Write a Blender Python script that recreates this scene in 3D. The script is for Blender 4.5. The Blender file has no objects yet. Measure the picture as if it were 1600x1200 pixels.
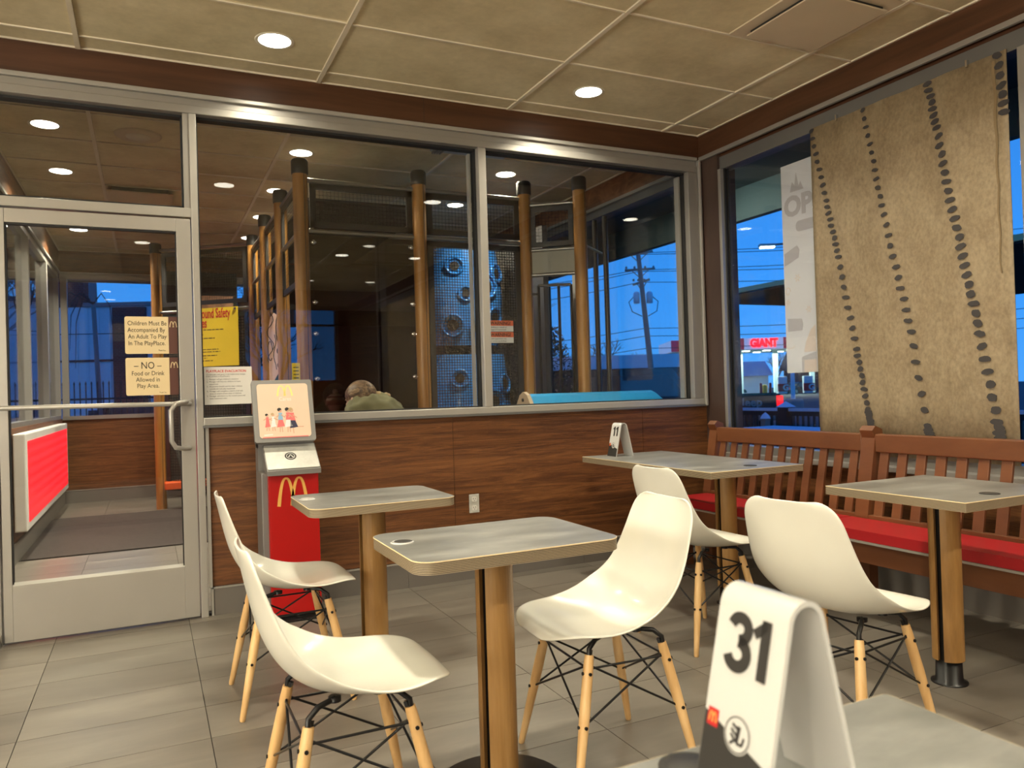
import bpy, math, random
from math import sin, cos, pi, radians, sqrt
from mathutils import Vector, Matrix
random.seed(7)
S = bpy.context.scene
COL = S.collection

# ------------------------------------------------------------------ camera
cam_d = bpy.data.cameras.new('camera')
cam = bpy.data.objects.new('camera', cam_d)
COL.objects.link(cam)
yaw, pitch, roll = radians(25.304), radians(0.552), radians(-1.74)
fw = Vector((sin(yaw)*cos(pitch), cos(yaw)*cos(pitch), sin(pitch)))
rt = Vector((cos(yaw), -sin(yaw), 0))
up = rt.cross(fw)
r2 = rt*cos(roll) + up*sin(roll)
u2 = -rt*sin(roll) + up*cos(roll)
cam.matrix_world = Matrix(((r2.x, u2.x, -fw.x, 0), (r2.y, u2.y, -fw.y, 0), (r2.z, u2.z, -fw.z, 1.165), (0, 0, 0, 1)))
cam_d.lens = 27.07
cam_d.sensor_width = 36
cam_d.clip_start = 0.02
cam_d.clip_end = 500
cam_d.dof.use_dof = True
cam_d.dof.focus_distance = 3.0
cam_d.dof.aperture_fstop = 5.6
S.camera = cam
S.view_settings.view_transform = 'Standard'
S.view_settings.look = 'None'
S.view_settings.exposure = 0.0
S.view_settings.gamma = 1
S.view_settings.use_curve_mapping = False
try:
    S.cycles.use_denoising = True
    S.cycles.max_bounces = 10
    S.cycles.transparent_max_bounces = 24
    S.cycles.caustics_reflective = False
    S.cycles.sample_clamp_indirect = 6
except Exception:
    pass

# ------------------------------------------------------------------ world: dusk sky
wd = bpy.data.worlds.new('dusk_sky')
S.world = wd
wd.use_nodes = True
nt = wd.node_tree
nt.nodes.clear()
tc = nt.nodes.new('ShaderNodeTexCoord')
sp = nt.nodes.new('ShaderNodeSeparateXYZ')
rp = nt.nodes.new('ShaderNodeValToRGB')
bg = nt.nodes.new('ShaderNodeBackground')
ow = nt.nodes.new('ShaderNodeOutputWorld')
nt.links.new(tc.outputs['Generated'], sp.inputs[0])
nt.links.new(sp.outputs['Z'], rp.inputs[0])
nt.links.new(rp.outputs[0], bg.inputs[0])
nt.links.new(bg.outputs[0], ow.inputs[0])
cr = rp.color_ramp
cr.elements[0].position = 0.0
cr.elements[0].color = (0.075, 0.37, 1.0, 1)
cr.elements[1].position = 0.6
cr.elements[1].color = (0.02, 0.11, 0.50, 1)
e = cr.elements.new(0.12)
e.color = (0.042, 0.32, 1.0, 1)
bg.inputs[1].default_value = 1.15

# fill lights added out of view at the left end to brighten the ceiling
def fill_light(name, loc, rot, sx, sy, e, col):
    ld = bpy.data.lights.new(name, 'AREA'); ld.shape = 'RECTANGLE'; ld.size = sx; ld.size_y = sy; ld.energy = e; ld.color = col
    lo = bpy.data.objects.new(name, ld); COL.objects.link(lo); lo.location = loc; lo.rotation_euler = rot
fill_light('fill_light_left', (-4.15, -0.4, 1.7), (0, radians(-125), 0), 1.2, 6.0, 280, (1.0, 0.93, 0.76))
fill_light('fill_light_rear', (-3.6, -3.8, 1.7), (radians(120), 0, 0), 1.6, 1.2, 110, (1.0, 0.94, 0.80))

# ------------------------------------------------------------------ materials
MATS = {}

def newmat(name):
    m = bpy.data.materials.new(name)
    m.use_nodes = True
    MATS[name] = m
    n = m.node_tree.nodes
    b = n['Principled BSDF']
    return m, n, m.node_tree.links, b

def flat(name, col, rough=0.5, metal=0.0, emit=None, es=0.0, spec=None, coat=0.0):
    m, n, l, b = newmat(name)
    b.inputs['Base Color'].default_value = (*col, 1)
    b.inputs['Roughness'].default_value = rough
    b.inputs['Metallic'].default_value = metal
    if spec is not None:
        b.inputs['Specular IOR Level'].default_value = spec
    if coat:
        b.inputs['Coat Weight'].default_value = coat
    if emit:
        b.inputs['Emission Color'].default_value = (*emit, 1)
        b.inputs['Emission Strength'].default_value = es
    # faint procedural variation of colour
    if not emit:
        tcn = n.new('ShaderNodeTexCoord')
        ns = n.new('ShaderNodeTexNoise')
        ns.inputs['Scale'].default_value = 6
        ns.inputs['Detail'].default_value = 4
        l.new(tcn.outputs['Object'], ns.inputs['Vector'])
        mr = n.new('ShaderNodeMapRange')
        mr.inputs['To Min'].default_value = 0.93
        mr.inputs['To Max'].default_value = 1.05
        l.new(ns.outputs['Fac'], mr.inputs['Value'])
        mx = n.new('ShaderNodeMix'); mx.data_type = 'RGBA'; mx.blend_type = 'MULTIPLY'
        mx.inputs['Factor'].default_value = 1
        mx.inputs['A'].default_value = (*col, 1)
        l.new(mr.outputs[0], mx.inputs['B'])
        l.new(mx.outputs['Result'], b.inputs['Base Color'])
    return m

def ramped(name, stops, scale, stretch=(1, 1, 1), rough=0.5, coord='Object', detail=6, dist=0.0, bump=0.0, fine=0.0, rot=(0, 0, 0),
           rrange=None, nrough=0.55, rnd=0.0, spec=None, metal=0.0):
    """noise driven colour; coord Object or World (Position)"""
    m, n, l, b = newmat(name)
    if coord == 'World':
        g = n.new('ShaderNodeNewGeometry'); out = g.outputs['Position']
    else:
        g = n.new('ShaderNodeTexCoord'); out = g.outputs['Object']
    mp = n.new('ShaderNodeMapping')
    mp.inputs['Scale'].default_value = stretch
    mp.inputs['Rotation'].default_value = rot
    l.new(out, mp.inputs['Vector'])
    vec = mp.outputs[0]
    if rnd:
        oi = n.new('ShaderNodeObjectInfo')
        mm = n.new('ShaderNodeMath'); mm.operation = 'MULTIPLY'; mm.inputs[1].default_value = 40
        l.new(oi.outputs['Random'], mm.inputs[0])
        va = n.new('ShaderNodeVectorMath'); va.operation = 'ADD'
        l.new(vec, va.inputs[0]); l.new(mm.outputs[0], va.inputs[1])
        vec = va.outputs[0]
    ns = n.new('ShaderNodeTexNoise')
    ns.inputs['Scale'].default_value = scale
    ns.inputs['Detail'].default_value = detail
    ns.inputs['Roughness'].default_value = nrough
    ns.inputs['Distortion'].default_value = dist
    l.new(vec, ns.inputs['Vector'])
    r = n.new('ShaderNodeValToRGB')
    while len(r.color_ramp.elements) > 1:
        r.color_ramp.elements.remove(r.color_ramp.elements[-1])
    r.color_ramp.elements[0].position = stops[0][0]
    r.color_ramp.elements[0].color = (*stops[0][1], 1)
    for p, c in stops[1:]:
        e = r.color_ramp.elements.new(p); e.color = (*c, 1)
    l.new(ns.outputs['Fac'], r.inputs[0])
    cur = r.outputs[0]
    if fine:
        n2 = n.new('ShaderNodeTexNoise'); n2.inputs['Scale'].default_value = scale*14; n2.inputs['Detail'].default_value = 3
        l.new(vec, n2.inputs['Vector'])
        mr = n.new('ShaderNodeMapRange'); mr.inputs['To Min'].default_value = 1-fine; mr.inputs['To Max'].default_value = 1+fine
        l.new(n2.outputs['Fac'], mr.inputs['Value'])
        mx = n.new('ShaderNodeMix'); mx.data_type = 'RGBA'; mx.blend_type = 'MULTIPLY'; mx.inputs['Factor'].default_value = 1
        l.new(cur, mx.inputs['A']); l.new(mr.outputs[0], mx.inputs['B'])
        cur = mx.outputs['Result']
    if rnd:
        mr = n.new('ShaderNodeMapRange'); mr.inputs['To Min'].default_value = 1-rnd; mr.inputs['To Max'].default_value = 1+rnd
        l.new(oi.outputs['Random'], mr.inputs['Value'])
        mx = n.new('ShaderNodeMix'); mx.data_type = 'RGBA'; mx.blend_type = 'MULTIPLY'; mx.inputs['Factor'].default_value = 1
        l.new(cur, mx.inputs['A']); l.new(mr.outputs[0], mx.inputs['B'])
        cur = mx.outputs['Result']
    l.new(cur, b.inputs['Base Color'])
    b.inputs['Roughness'].default_value = rough
    b.inputs['Metallic'].default_value = metal
    if spec is not None:
        b.inputs['Specular IOR Level'].default_value = spec
    if rrange:
        mr = n.new('ShaderNodeMapRange'); mr.inputs['To Min'].default_value = rrange[0]; mr.inputs['To Max'].default_value = rrange[1]
        l.new(ns.outputs['Fac'], mr.inputs['Value']); l.new(mr.outputs[0], b.inputs['Roughness'])
    if bump:
        bp = n.new('ShaderNodeBump'); bp.inputs['Strength'].default_value = bump; bp.inputs['Distance'].default_value = 0.01
        l.new(ns.outputs['Fac'], bp.inputs['Height']); l.new(bp.outputs[0], b.inputs['Normal'])
    return m

def glassmat(name, tint=(1, 1, 1), rough=0.0, ior=1.5, boost=1.0):
    m = bpy.data.materials.new(name); m.use_nodes = True
    MATS[name] = m
    n = m.node_tree.nodes; l = m.node_tree.links
    n.clear()
    o = n.new('ShaderNodeOutputMaterial')
    t = n.new('ShaderNodeBsdfTransparent'); t.inputs[0].default_value = (*tint, 1)
    g = n.new('ShaderNodeBsdfGlossy'); g.inputs['Roughness'].default_value = rough
    ge = n.new('ShaderNodeNewGeometry')
    dt = n.new('ShaderNodeVectorMath'); dt.operation = 'DOT_PRODUCT'
    l.new(ge.outputs['Incoming'], dt.inputs[0]); l.new(ge.outputs['Normal'], dt.inputs[1])
    def mth(op, a, b=None, clamp=False):
        x = n.new('ShaderNodeMath'); x.operation = op; x.use_clamp = clamp
        for i, v in enumerate((a, b)):
            if v is None: continue
            if isinstance(v, (int, float)): x.inputs[i].default_value = v
            else: l.new(v, x.inputs[i])
        return x.outputs[0]
    f0 = ((ior-1)/(ior+1))**2
    c = mth('ABSOLUTE', dt.outputs['Value'])
    p5 = mth('POWER', mth('SUBTRACT', 1.0, c, True), 5.0)
    fac = mth('MULTIPLY', mth('ADD', mth('MULTIPLY', p5, 1-f0), f0), boost, True)
    mx = n.new('ShaderNodeMixShader')
    l.new(fac, mx.inputs[0])
    l.new(t.outputs[0], mx.inputs[1]); l.new(g.outputs[0], mx.inputs[2]); l.new(mx.outputs[0], o.inputs[0])
    return m

def plymat(name, period):
    m, n, l, b = newmat(name)
    g = n.new('ShaderNodeTexCoord'); s = n.new('ShaderNodeSeparateXYZ'); l.new(g.outputs['Object'], s.inputs[0])
    a = n.new('ShaderNodeMath'); a.operation = 'MULTIPLY'; a.inputs[1].default_value = 2*pi/period
    l.new(s.outputs['Z'], a.inputs[0])
    c = n.new('ShaderNodeMath'); c.operation = 'SINE'; l.new(a.outputs[0], c.inputs[0])
    r = n.new('ShaderNodeMapRange'); r.inputs['From Min'].default_value = -0.4; r.inputs['From Max'].default_value = 0.8
    l.new(c.outputs[0], r.inputs['Value'])
    mx = n.new('ShaderNodeMix'); mx.data_type = 'RGBA'
    mx.inputs['A'].default_value = (0.085, 0.06, 0.036, 1); mx.inputs['B'].default_value = (0.42, 0.345, 0.235, 1)
    l.new(r.outputs[0], mx.inputs['Factor']); l.new(mx.outputs['Result'], b.inputs['Base Color'])
    b.inputs['Roughness'].default_value = 0.55
    return m

def brickmat(name, c1, c2, mortar, scale):
    m, n, l, b = newmat(name)
    g = n.new('ShaderNodeNewGeometry'); mp = n.new('ShaderNodeMapping'); mp.inputs['Rotation'].default_value = (radians(90), 0, 0)
    l.new(g.outputs['Position'], mp.inputs['Vector'])
    t = n.new('ShaderNodeTexBrick'); t.inputs['Scale'].default_value = scale
    t.inputs['Color1'].default_value = (*c1, 1); t.inputs['Color2'].default_value = (*c2, 1); t.inputs['Mortar'].default_value = (*mortar, 1)
    l.new(mp.outputs[0], t.inputs['Vector']); l.new(t.outputs[0], b.inputs['Base Color'])
    b.inputs['Roughness'].default_value = 0.9
    return m

flat('alu', (0.36, 0.345, 0.32), 0.38, 0.55)
flat('alu_light', (0.43, 0.415, 0.385), 0.35, 0.4)
flat('alu_dark', (0.20, 0.20, 0.20), 0.4, 0.6)
flat('gasket', (0.012, 0.012, 0.013), 0.6)
flat('black_metal', (0.012, 0.012, 0.013), 0.32, 0.3)
flat('net_black', (0.005, 0.005, 0.005), 0.8)
flat('black_rubber', (0.018, 0.018, 0.018), 0.65)
flat('dark_plastic', (0.02, 0.018, 0.017), 0.5)
flat('steel_pipe', (0.30, 0.29, 0.27), 0.3, 0.8)
flat('chrome', (0.7, 0.7, 0.7), 0.15, 1.0)
flat('white_plastic', (0.77, 0.765, 0.69), 0.24, coat=0.3)
flat('white_acrylic', (0.55, 0.55, 0.54), 0.2, coat=0.4)
flat('white_paint', (0.75, 0.74, 0.70), 0.5)
flat('grey_enamel', (0.22, 0.215, 0.21), 0.42, 0.2)
flat('red_enamel', (0.42, 0.006, 0.006), 0.35)
flat('red_vinyl', (0.40, 0.012, 0.018), 0.38)
flat('yellow_gold', (0.75, 0.42, 0.10), 0.5)
flat('pale_yellow', (0.85, 0.72, 0.25), 0.5)
flat('ink', (0.02, 0.018, 0.016), 0.6)
flat('ink_red', (0.55, 0.03, 0.02), 0.6)
flat('cream_sign', (0.76, 0.61, 0.36), 0.45)
flat('brown_sign', (0.10, 0.035, 0.025), 0.5)
flat('sign_orange', (0.75, 0.15, 0.06), 0.55)
flat('paper', (0.72, 0.70, 0.66), 0.8)
flat('paper_yellow', (0.85, 0.62, 0.03), 0.6)
flat('pink_panel', (0.85, 0.55, 0.45), 0.5)
flat('poster_beige', (0.73, 0.55, 0.42), 0.4)
flat('coral', (0.80, 0.16, 0.16), 0.5)
flat('skin', (0.62, 0.36, 0.25), 0.55)
flat('light_cloth', (0.75, 0.75, 0.76), 0.7)
flat('blue_cloth', (0.25, 0.42, 0.62), 0.7)
flat('navy_cloth', (0.03, 0.03, 0.07), 0.7)
flat('olive_cloth', (0.20, 0.19, 0.105), 0.85)
flat('tan_fur', (0.50, 0.36, 0.20), 0.9)
flat('denim', (0.05, 0.07, 0.13), 0.85)
flat('maroon_knit', (0.22, 0.06, 0.04), 0.95)
flat('oat_knit', (0.42, 0.33, 0.24), 0.95)
flat('play_blue', (0.03, 0.20, 0.60), 0.25, coat=0.3)
flat('sky_blue_vinyl', (0.03, 0.35, 0.72), 0.35)
flat('beige_plastic', (0.55, 0.42, 0.29), 0.5)
flat('band_grey', (0.30, 0.29, 0.24), 0.5)
flat('maroon_panel', (0.05, 0.010, 0.008), 0.3)
flat('orange_plastic', (0.70, 0.10, 0.015), 0.4)
flat('grey_base_tile', (0.16, 0.145, 0.13), 0.45)
flat('grout', (0.035, 0.03, 0.027), 0.9)
flat('ceiling_rail', (0.74, 0.66, 0.52), 0.6)
flat('speaker_white', (0.62, 0.52, 0.38), 0.6)
flat('snow_white', (0.80, 0.84, 0.90), 0.7)
flat('siding_grey', (0.92, 0.90, 0.90), 0.8)
flat('black_iron', (0.01, 0.01, 0.012), 0.5)
flat('asphalt', (0.05, 0.05, 0.055), 0.9)
flat('concrete_out', (0.28, 0.27, 0.25), 0.9)
flat('car_black', (0.012, 0.013, 0.016), 0.2, coat=0.6)
flat('car_glass', (0.03, 0.035, 0.045), 0.05)
flat('canopy_beige', (0.85, 0.62, 0.26), 0.8)
flat('canopy_under', (0.035, 0.035, 0.03), 0.9)
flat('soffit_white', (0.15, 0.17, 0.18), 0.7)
flat('fascia_teal', (0.24, 0.30, 0.30), 0.6)
flat('pale_band', (0.92, 0.92, 0.94), 0.6)
flat('station_white', (0.62, 0.68, 0.70), 0.6)
flat('station_red', (0.45, 0.012, 0.015), 0.5)
flat('fascia_glow_white', (0.7, 0.75, 0.8), 0.5, emit=(0.45, 0.55, 0.85), es=0.45)  # faint emission added to brighten the dusk-dark fascia
flat('fascia_glow_red', (0.5, 0.02, 0.03), 0.5, emit=(0.5, 0.01, 0.03), es=0.25)  # red fascia brightened by a little added emission too
flat('roof_snow', (0.42, 0.50, 0.60), 0.8)
flat('roof_dark', (0.05, 0.05, 0.06), 0.9)
flat('wood_pole', (0.30, 0.25, 0.21), 0.9)
flat('bark', (0.07, 0.055, 0.045), 0.95)
flat('bush_leaf', (0.03, 0.045, 0.02), 0.6)
flat('bush_berry', (0.55, 0.45, 0.35), 0.5)
flat('mirror_blue', (0.12, 0.16, 0.2), 0.1)
flat('poster_out', (0.68, 0.68, 0.76), 0.8)
flat('poster_grey', (0.48, 0.46, 0.52), 0.8)
flat('poster_peach', (0.68, 0.58, 0.55), 0.8)
flat('lamp_glow', (1, 1, 1), 0.5, emit=(1.0, 0.93, 0.76), es=14)
flat('lamp_trim', (0.70, 0.64, 0.52), 0.5)
flat('street_glow', (1, 1, 1), 0.5, emit=(0.75, 1.0, 0.95), es=14)
flat('station_glow', (1, 1, 1), 0.5, emit=(0.75, 1.0, 0.85), es=6)
flat('giant_red', (1, 0.02, 0.02), 0.5, emit=(1.0, 0.012, 0.02), es=1.6)
flat('tail_red', (1, 0.02, 0.02), 0.5, emit=(1.0, 0.01, 0.02), es=1.3)
flat('shop_glow', (1, 1, 1), 0.5, emit=(0.8, 0.95, 0.8), es=0.9)
flat('station_column', (0.60, 0.72, 0.68), 0.5)
glassmat('glass', (0.965, 0.975, 0.97), boost=1.0)
glassmat('smoked', (0.48, 0.43, 0.42), boost=1.2)
glassmat('clear_acrylic', (0.92, 0.92, 0.92), boost=1.3)
plymat('plywood', 0.0042)
ramped('ceil_tile', [(0.3, (0.53, 0.445, 0.275)), (0.5, (0.66, 0.57, 0.37)), (0.7, (0.76, 0.67, 0.46))], 2.2, rough=0.85, coord='World', detail=9, fine=0.10, nrough=0.62)
ramped('floor_tile', [(0.25, (0.105, 0.092, 0.078)), (0.5, (0.150, 0.132, 0.112)), (0.75, (0.205, 0.185, 0.155))], 2.2, stretch=(0.55, 2.4, 1), rough=0.36, detail=7, dist=0.6, fine=0.05, rnd=0.09, rrange=(0.28, 0.46))
ramped('wall_wood', [(0.22, (0.030, 0.010, 0.003)), (0.42, (0.098, 0.034, 0.010)), (0.56, (0.175, 0.066, 0.019)), (0.78, (0.29, 0.125, 0.040))], 2.3, stretch=(0.8, 0.8, 14), rough=0.5, coord='World', detail=12, dist=1.1, fine=0.22, bump=0.3, nrough=0.74)
ramped('beam_wood', [(0.25, (0.040, 0.015, 0.006)), (0.5, (0.070, 0.027, 0.011)), (0.78, (0.11, 0.046, 0.022))], 1.6, stretch=(0.7, 0.7, 9), rough=0.45, coord='World', detail=8, dist=0.8, fine=0.06)
ramped('shaded_beam_wood', [(0.3, (0.035, 0.020, 0.016)), (0.7, (0.075, 0.045, 0.036))], 1.6, stretch=(3, 3, .7), rough=0.45, coord='World', detail=8)  # beam wood with the corner's shade worked into a darker, greyer colour
ramped('osb_wood', [(0.3, (0.12, 0.05, 0.022)), (0.55, (0.26, 0.12, 0.055)), (0.8, (0.38, 0.19, 0.09))], 9, stretch=(1, 0.5, 1), rough=0.5, coord='World', detail=8, dist=1.5)
ramped('laminate', [(0.30, (0.115, 0.118, 0.112)), (0.5, (0.195, 0.197, 0.188)), (0.70, (0.31, 0.31, 0.295))], 4.2, rough=0.32, detail=8, fine=0.08, rrange=(0.25, 0.42), nrough=0.6, rnd=0.02, stretch=(0.7, 1.6, 1))
ramped('post_wood', [(0.3, (0.20, 0.100, 0.028)), (0.5, (0.31, 0.165, 0.052)), (0.72, (0.41, 0.235, 0.085))], 3.0, stretch=(5, 5, 0.6), rough=0.4, detail=6, dist=0.4, fine=0.05, rnd=0.06)
ramped('play_post_wood', [(0.3, (0.22, 0.095, 0.018)), (0.5, (0.34, 0.155, 0.032)), (0.72, (0.44, 0.22, 0.06))], 2.5, stretch=(6, 6, 0.5), rough=0.4, detail=6, dist=0.4, fine=0.05, rnd=0.05)
ramped('beech', [(0.3, (0.56, 0.33, 0.13)), (0.5, (0.68, 0.43, 0.19)), (0.72, (0.76, 0.52, 0.26))], 3.0, stretch=(9, 9, 0.8), rough=0.4, detail=5, dist=0.3, fine=0.04, rnd=0.05)
ramped('bench_wood', [(0.3, (0.105, 0.036, 0.014)), (0.5, (0.145, 0.052, 0.020)), (0.72, (0.19, 0.072, 0.028))], 2.0, stretch=(3, 0.8, 3), rough=0.42, coord='World', detail=6, dist=0.4, fine=0.06)
ramped('hide_print', [(0.25, (0.17, 0.125, 0.070)), (0.45, (0.27, 0.205, 0.125)), (0.6, (0.33, 0.26, 0.165)), (0.8, (0.39, 0.32, 0.21))], 4.5, stretch=(1, 1, 0.7), rough=0.6, coord='World', detail=14, fine=0.40, nrough=0.78, dist=.4)
flat('hide_spot', (0.045, 0.04, 0.04), 0.7)
flat('hide_streak', (0.22, 0.155, 0.08), 0.7)
ramped('entrance_mat', [(0.3, (0.022, 0.016, 0.014)), (0.7, (0.042, 0.031, 0.028))], 40, rough=0.95, detail=3, coord='World')
ramped('hair', [(0.36, (0.05, 0.026, 0.012)), (0.5, (0.15, 0.085, 0.04)), (0.64, (0.34, 0.22, 0.12))], 9, stretch=(1.2, 9, 5), rough=0.45, detail=8, dist=.6, rot=(.5, .4, 0))
ramped('steel_brushed', [(0.3, (0.48, 0.48, 0.45)), (0.7, (0.68, 0.68, 0.64))], 5, rough=0.4, detail=8, fine=0.1, metal=0.25)
brickmat('brick_red', (0.13, 0.045, 0.035), (0.17, 0.06, 0.045), (0.16, 0.14, 0.13), 4)

def ledmat():
    m, n, l, b = newmat('led_red')
    g = n.new('ShaderNodeNewGeometry'); s = n.new('ShaderNodeSeparateXYZ'); l.new(g.outputs['Position'], s.inputs[0])
    w = n.new('ShaderNodeTexWave'); w.bands_direction = 'Z'; w.inputs['Scale'].default_value = 4.0; w.inputs['Distortion'].default_value = 0.5
    l.new(g.outputs['Position'], w.inputs['Vector'])
    r = n.new('ShaderNodeValToRGB')
    r.color_ramp.elements[0].color = (0.95, 0.006, 0.022, 1); r.color_ramp.elements[1].color = (1.0, 0.022, 0.045, 1)
    l.new(w.outputs['Fac'], r.inputs[0])
    b.inputs['Base Color'].default_value = (0.6, 0.02, 0.02, 1)
    l.new(r.outputs[0], b.inputs['Emission Color']); b.inputs['Emission Strength'].default_value = 1.0
ledmat()

# ------------------------------------------------------------------ mesh builder
class MB:
    def __init__(s):
        s.v = []; s.f = []; s.sm = []
    def add(s, vs, fs, smooth=False):
        o = len(s.v)
        s.v += [tuple(p) for p in vs]
        for f in fs:
            s.f.append([i+o for i in f]); s.sm.append(smooth)
        return s
    def bx(s, x0, x1, y0, y1, z0, z1):
        v = [(x, y, z) for x in (x0, x1) for y in (y0, y1) for z in (z0, z1)]
        return s.add(v, [(0, 1, 3, 2), (4, 6, 7, 5), (0, 4, 5, 1), (2, 3, 7, 6), (0, 2, 6, 4), (1, 5, 7, 3)])
    def rbox(s, c, dims, M):
        c = Vector(c); v = []
        for x in (-.5, .5):
            for y in (-.5, .5):
                for z in (-.5, .5):
                    v.append(c + M @ Vector((x*dims[0], y*dims[1], z*dims[2])))
        return s.add(v, [(0, 1, 3, 2), (4, 6, 7, 5), (0, 4, 5, 1), (2, 3, 7, 6), (0, 2, 6, 4), (1, 5, 7, 3)])
    def bar(s, p0, p1, w, h):
        """rectangular bar between two points, w sideways, h in the up-ish direction"""
        p0 = Vector(p0); p1 = Vector(p1); d = (p1-p0); L = d.length; d.normalize()
        a = Vector((0, 0, 1)) if abs(d.z) < .95 else Vector((1, 0, 0))
        sd = d.cross(a).normalized(); u = sd.cross(d)
        M = Matrix((d, sd, u)).transposed()
        return s.rbox((p0+p1)/2, (L, w, h), M)
    def tube(s, p0, p1, r0, r1=None, n=12, caps=True):
        if r1 is None: r1 = r0
        p0 = Vector(p0); p1 = Vector(p1); d = (p1-p0).normalized()
        a = Vector((0, 0, 1)) if abs(d.z) < .9 else Vector((1, 0, 0))
        x = d.cross(a).normalized(); y = d.cross(x)
        v = []
        for p, r in ((p0, r0), (p1, r1)):
            for i in range(n):
                t = 2*pi*i/n
                v.append(p + x*cos(t)*r + y*sin(t)*r)
        s.add(v, [(i, (i+1) % n, n+(i+1) % n, n+i) for i in range(n)], True)
        if caps:
            s.add(v[:n], [tuple(range(n-1, -1, -1))]); s.add(v[n:], [tuple(range(n))])
        return s
    def path(s, pts, r, n=8):
        pts = [Vector(p) for p in pts]
        rs = r if isinstance(r, (list, tuple)) else [r]*len(pts)
        v = []; px = None
        for i, p in enumerate(pts):
            d = (pts[min(i+1, len(pts)-1)] - pts[max(i-1, 0)]).normalized()
            if px is None:
                a = Vector((0, 0, 1)) if abs(d.z) < .9 else Vector((1, 0, 0))
                px = d.cross(a).normalized()
            px = (px - d*px.dot(d)).normalized(); py = d.cross(px)
            for k in range(n):
                t = 2*pi*k/n
                v.append(p + px*cos(t)*rs[i] + py*sin(t)*rs[i])
        f = []
        for i in range(len(pts)-1):
            for k in range(n):
                f.append((i*n+k, i*n+(k+1) % n, (i+1)*n+(k+1) % n, (i+1)*n+k))
        s.add(v, f, True)
        s.add(v[:n], [tuple(range(n-1, -1, -1))]); s.add(v[-n:], [tuple(range(n))])
        return s
    def lathe(s, prof, c=(0, 0, 0), n=24, smooth=True):
        v = []
        for r, z in prof:
            for i in range(n):
                t = 2*pi*i/n
                v.append((c[0]+r*cos(t), c[1]+r*sin(t), c[2]+z))
        f = []
        for j in range(len(prof)-1):
            for i in range(n):
                f.append((j*n+i, j*n+(i+1) % n, (j+1)*n+(i+1) % n, (j+1)*n+i))
        s.add(v, f, smooth)
        if prof[0][0] > 1e-4: s.add(v[:n], [tuple(range(n-1, -1, -1))])
        if prof[-1][0] > 1e-4: s.add(v[-n:], [tuple(range(n))])
        return s
    def prism(s, poly, a, b, fn=None, smooth=False):
        """poly: 2D points; fn maps (u,v,w)->xyz, w from a to b"""
        fn = fn or (lambda u, v, w: (u, v, w))
        n = len(poly)
        lo = [fn(p[0], p[1], a) for p in poly]; hi = [fn(p[0], p[1], b) for p in poly]
        s.add(lo, [tuple(range(n-1, -1, -1))]); s.add(hi, [tuple(range(n))])
        s.add(lo+hi, [(i, (i+1) % n, n+(i+1) % n, n+i) for i in range(n)], smooth)
        return s
    def grid(s, fn, nu, nv, smooth=True, closed=False):
        v = [fn(i/nu, j/nv) for i in range(nu+1) for j in range(nv+1)]
        f = [(i*(nv+1)+j, (i+1)*(nv+1)+j, (i+1)*(nv+1)+j+1, i*(nv+1)+j+1) for i in range(nu) for j in range(nv)]
        return s.add(v, f, smooth)
    def ball(s, c, r, n=12, m=8, sc=(1, 1, 1)):
        return s.grid(lambda a, b: (c[0]+r*sc[0]*sin(pi*b)*cos(2*pi*a), c[1]+r*sc[1]*sin(pi*b)*sin(2*pi*a), c[2]+r*sc[2]*cos(pi*b)), n, m)
    def mesh(s, name):
        me = bpy.data.meshes.new(name)
        me.from_pydata(s.v, [], s.f)
        me.polygons.foreach_set('use_smooth', s.sm)
        me.update()
        return me

def obj(name, mb, mat, parent=None, bevel=0, loc=None, stuff=False, seg=2):
    me = mb.mesh(name) if isinstance(mb, MB) else mb
    o = bpy.data.objects.new(name, me)
    COL.objects.link(o)
    if mat and not me.materials:
        me.materials.append(MATS[mat])
    if parent: o.parent = parent
    if loc: o.location = loc
    if bevel:
        b = o.modifiers.new('bevel', 'BEVEL'); b.width = bevel; b.segments = seg; b.limit_method = 'ANGLE'; b.angle_limit = radians(40)
    if stuff: o['kind'] = 'stuff'
    return o

def fixn(o):
    """outward normals"""
    import bmesh
    bm = bmesh.new(); bm.from_mesh(o.data); bmesh.ops.recalc_face_normals(bm, faces=bm.faces); bm.to_mesh(o.data); bm.free()
    return o

def root(name, label=None, cat=None, loc=(0, 0, 0), rz=0, group=None, kind=None):
    o = bpy.data.objects.new(name, None); COL.objects.link(o)
    o.empty_display_size = 0.1
    o.location = loc; o.rotation_euler = (0, 0, rz)
    if label: o['label'] = label
    if cat: o['category'] = cat
    if group: o['group'] = group
    if kind: o['kind'] = kind
    return o

def tag(o, label, cat, group=None, kind=None):
    o['label'] = label; o['category'] = cat
    if group: o['group'] = group
    if kind: o['kind'] = kind
    return o

KIDS = {}
def dup(r, loc, rz, label=None):
    def cp(o, par):
        c = o.copy(); COL.objects.link(c); c.parent = par
        for ch in [k for k in allobj if k.parent == o]:
            cp(ch, c)
        return c
    allobj = list(bpy.data.objects)
    c = cp(r, None)
    c.location = loc; c.rotation_euler = (0, 0, rz)
    if label: c['label'] = label
    return c

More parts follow.
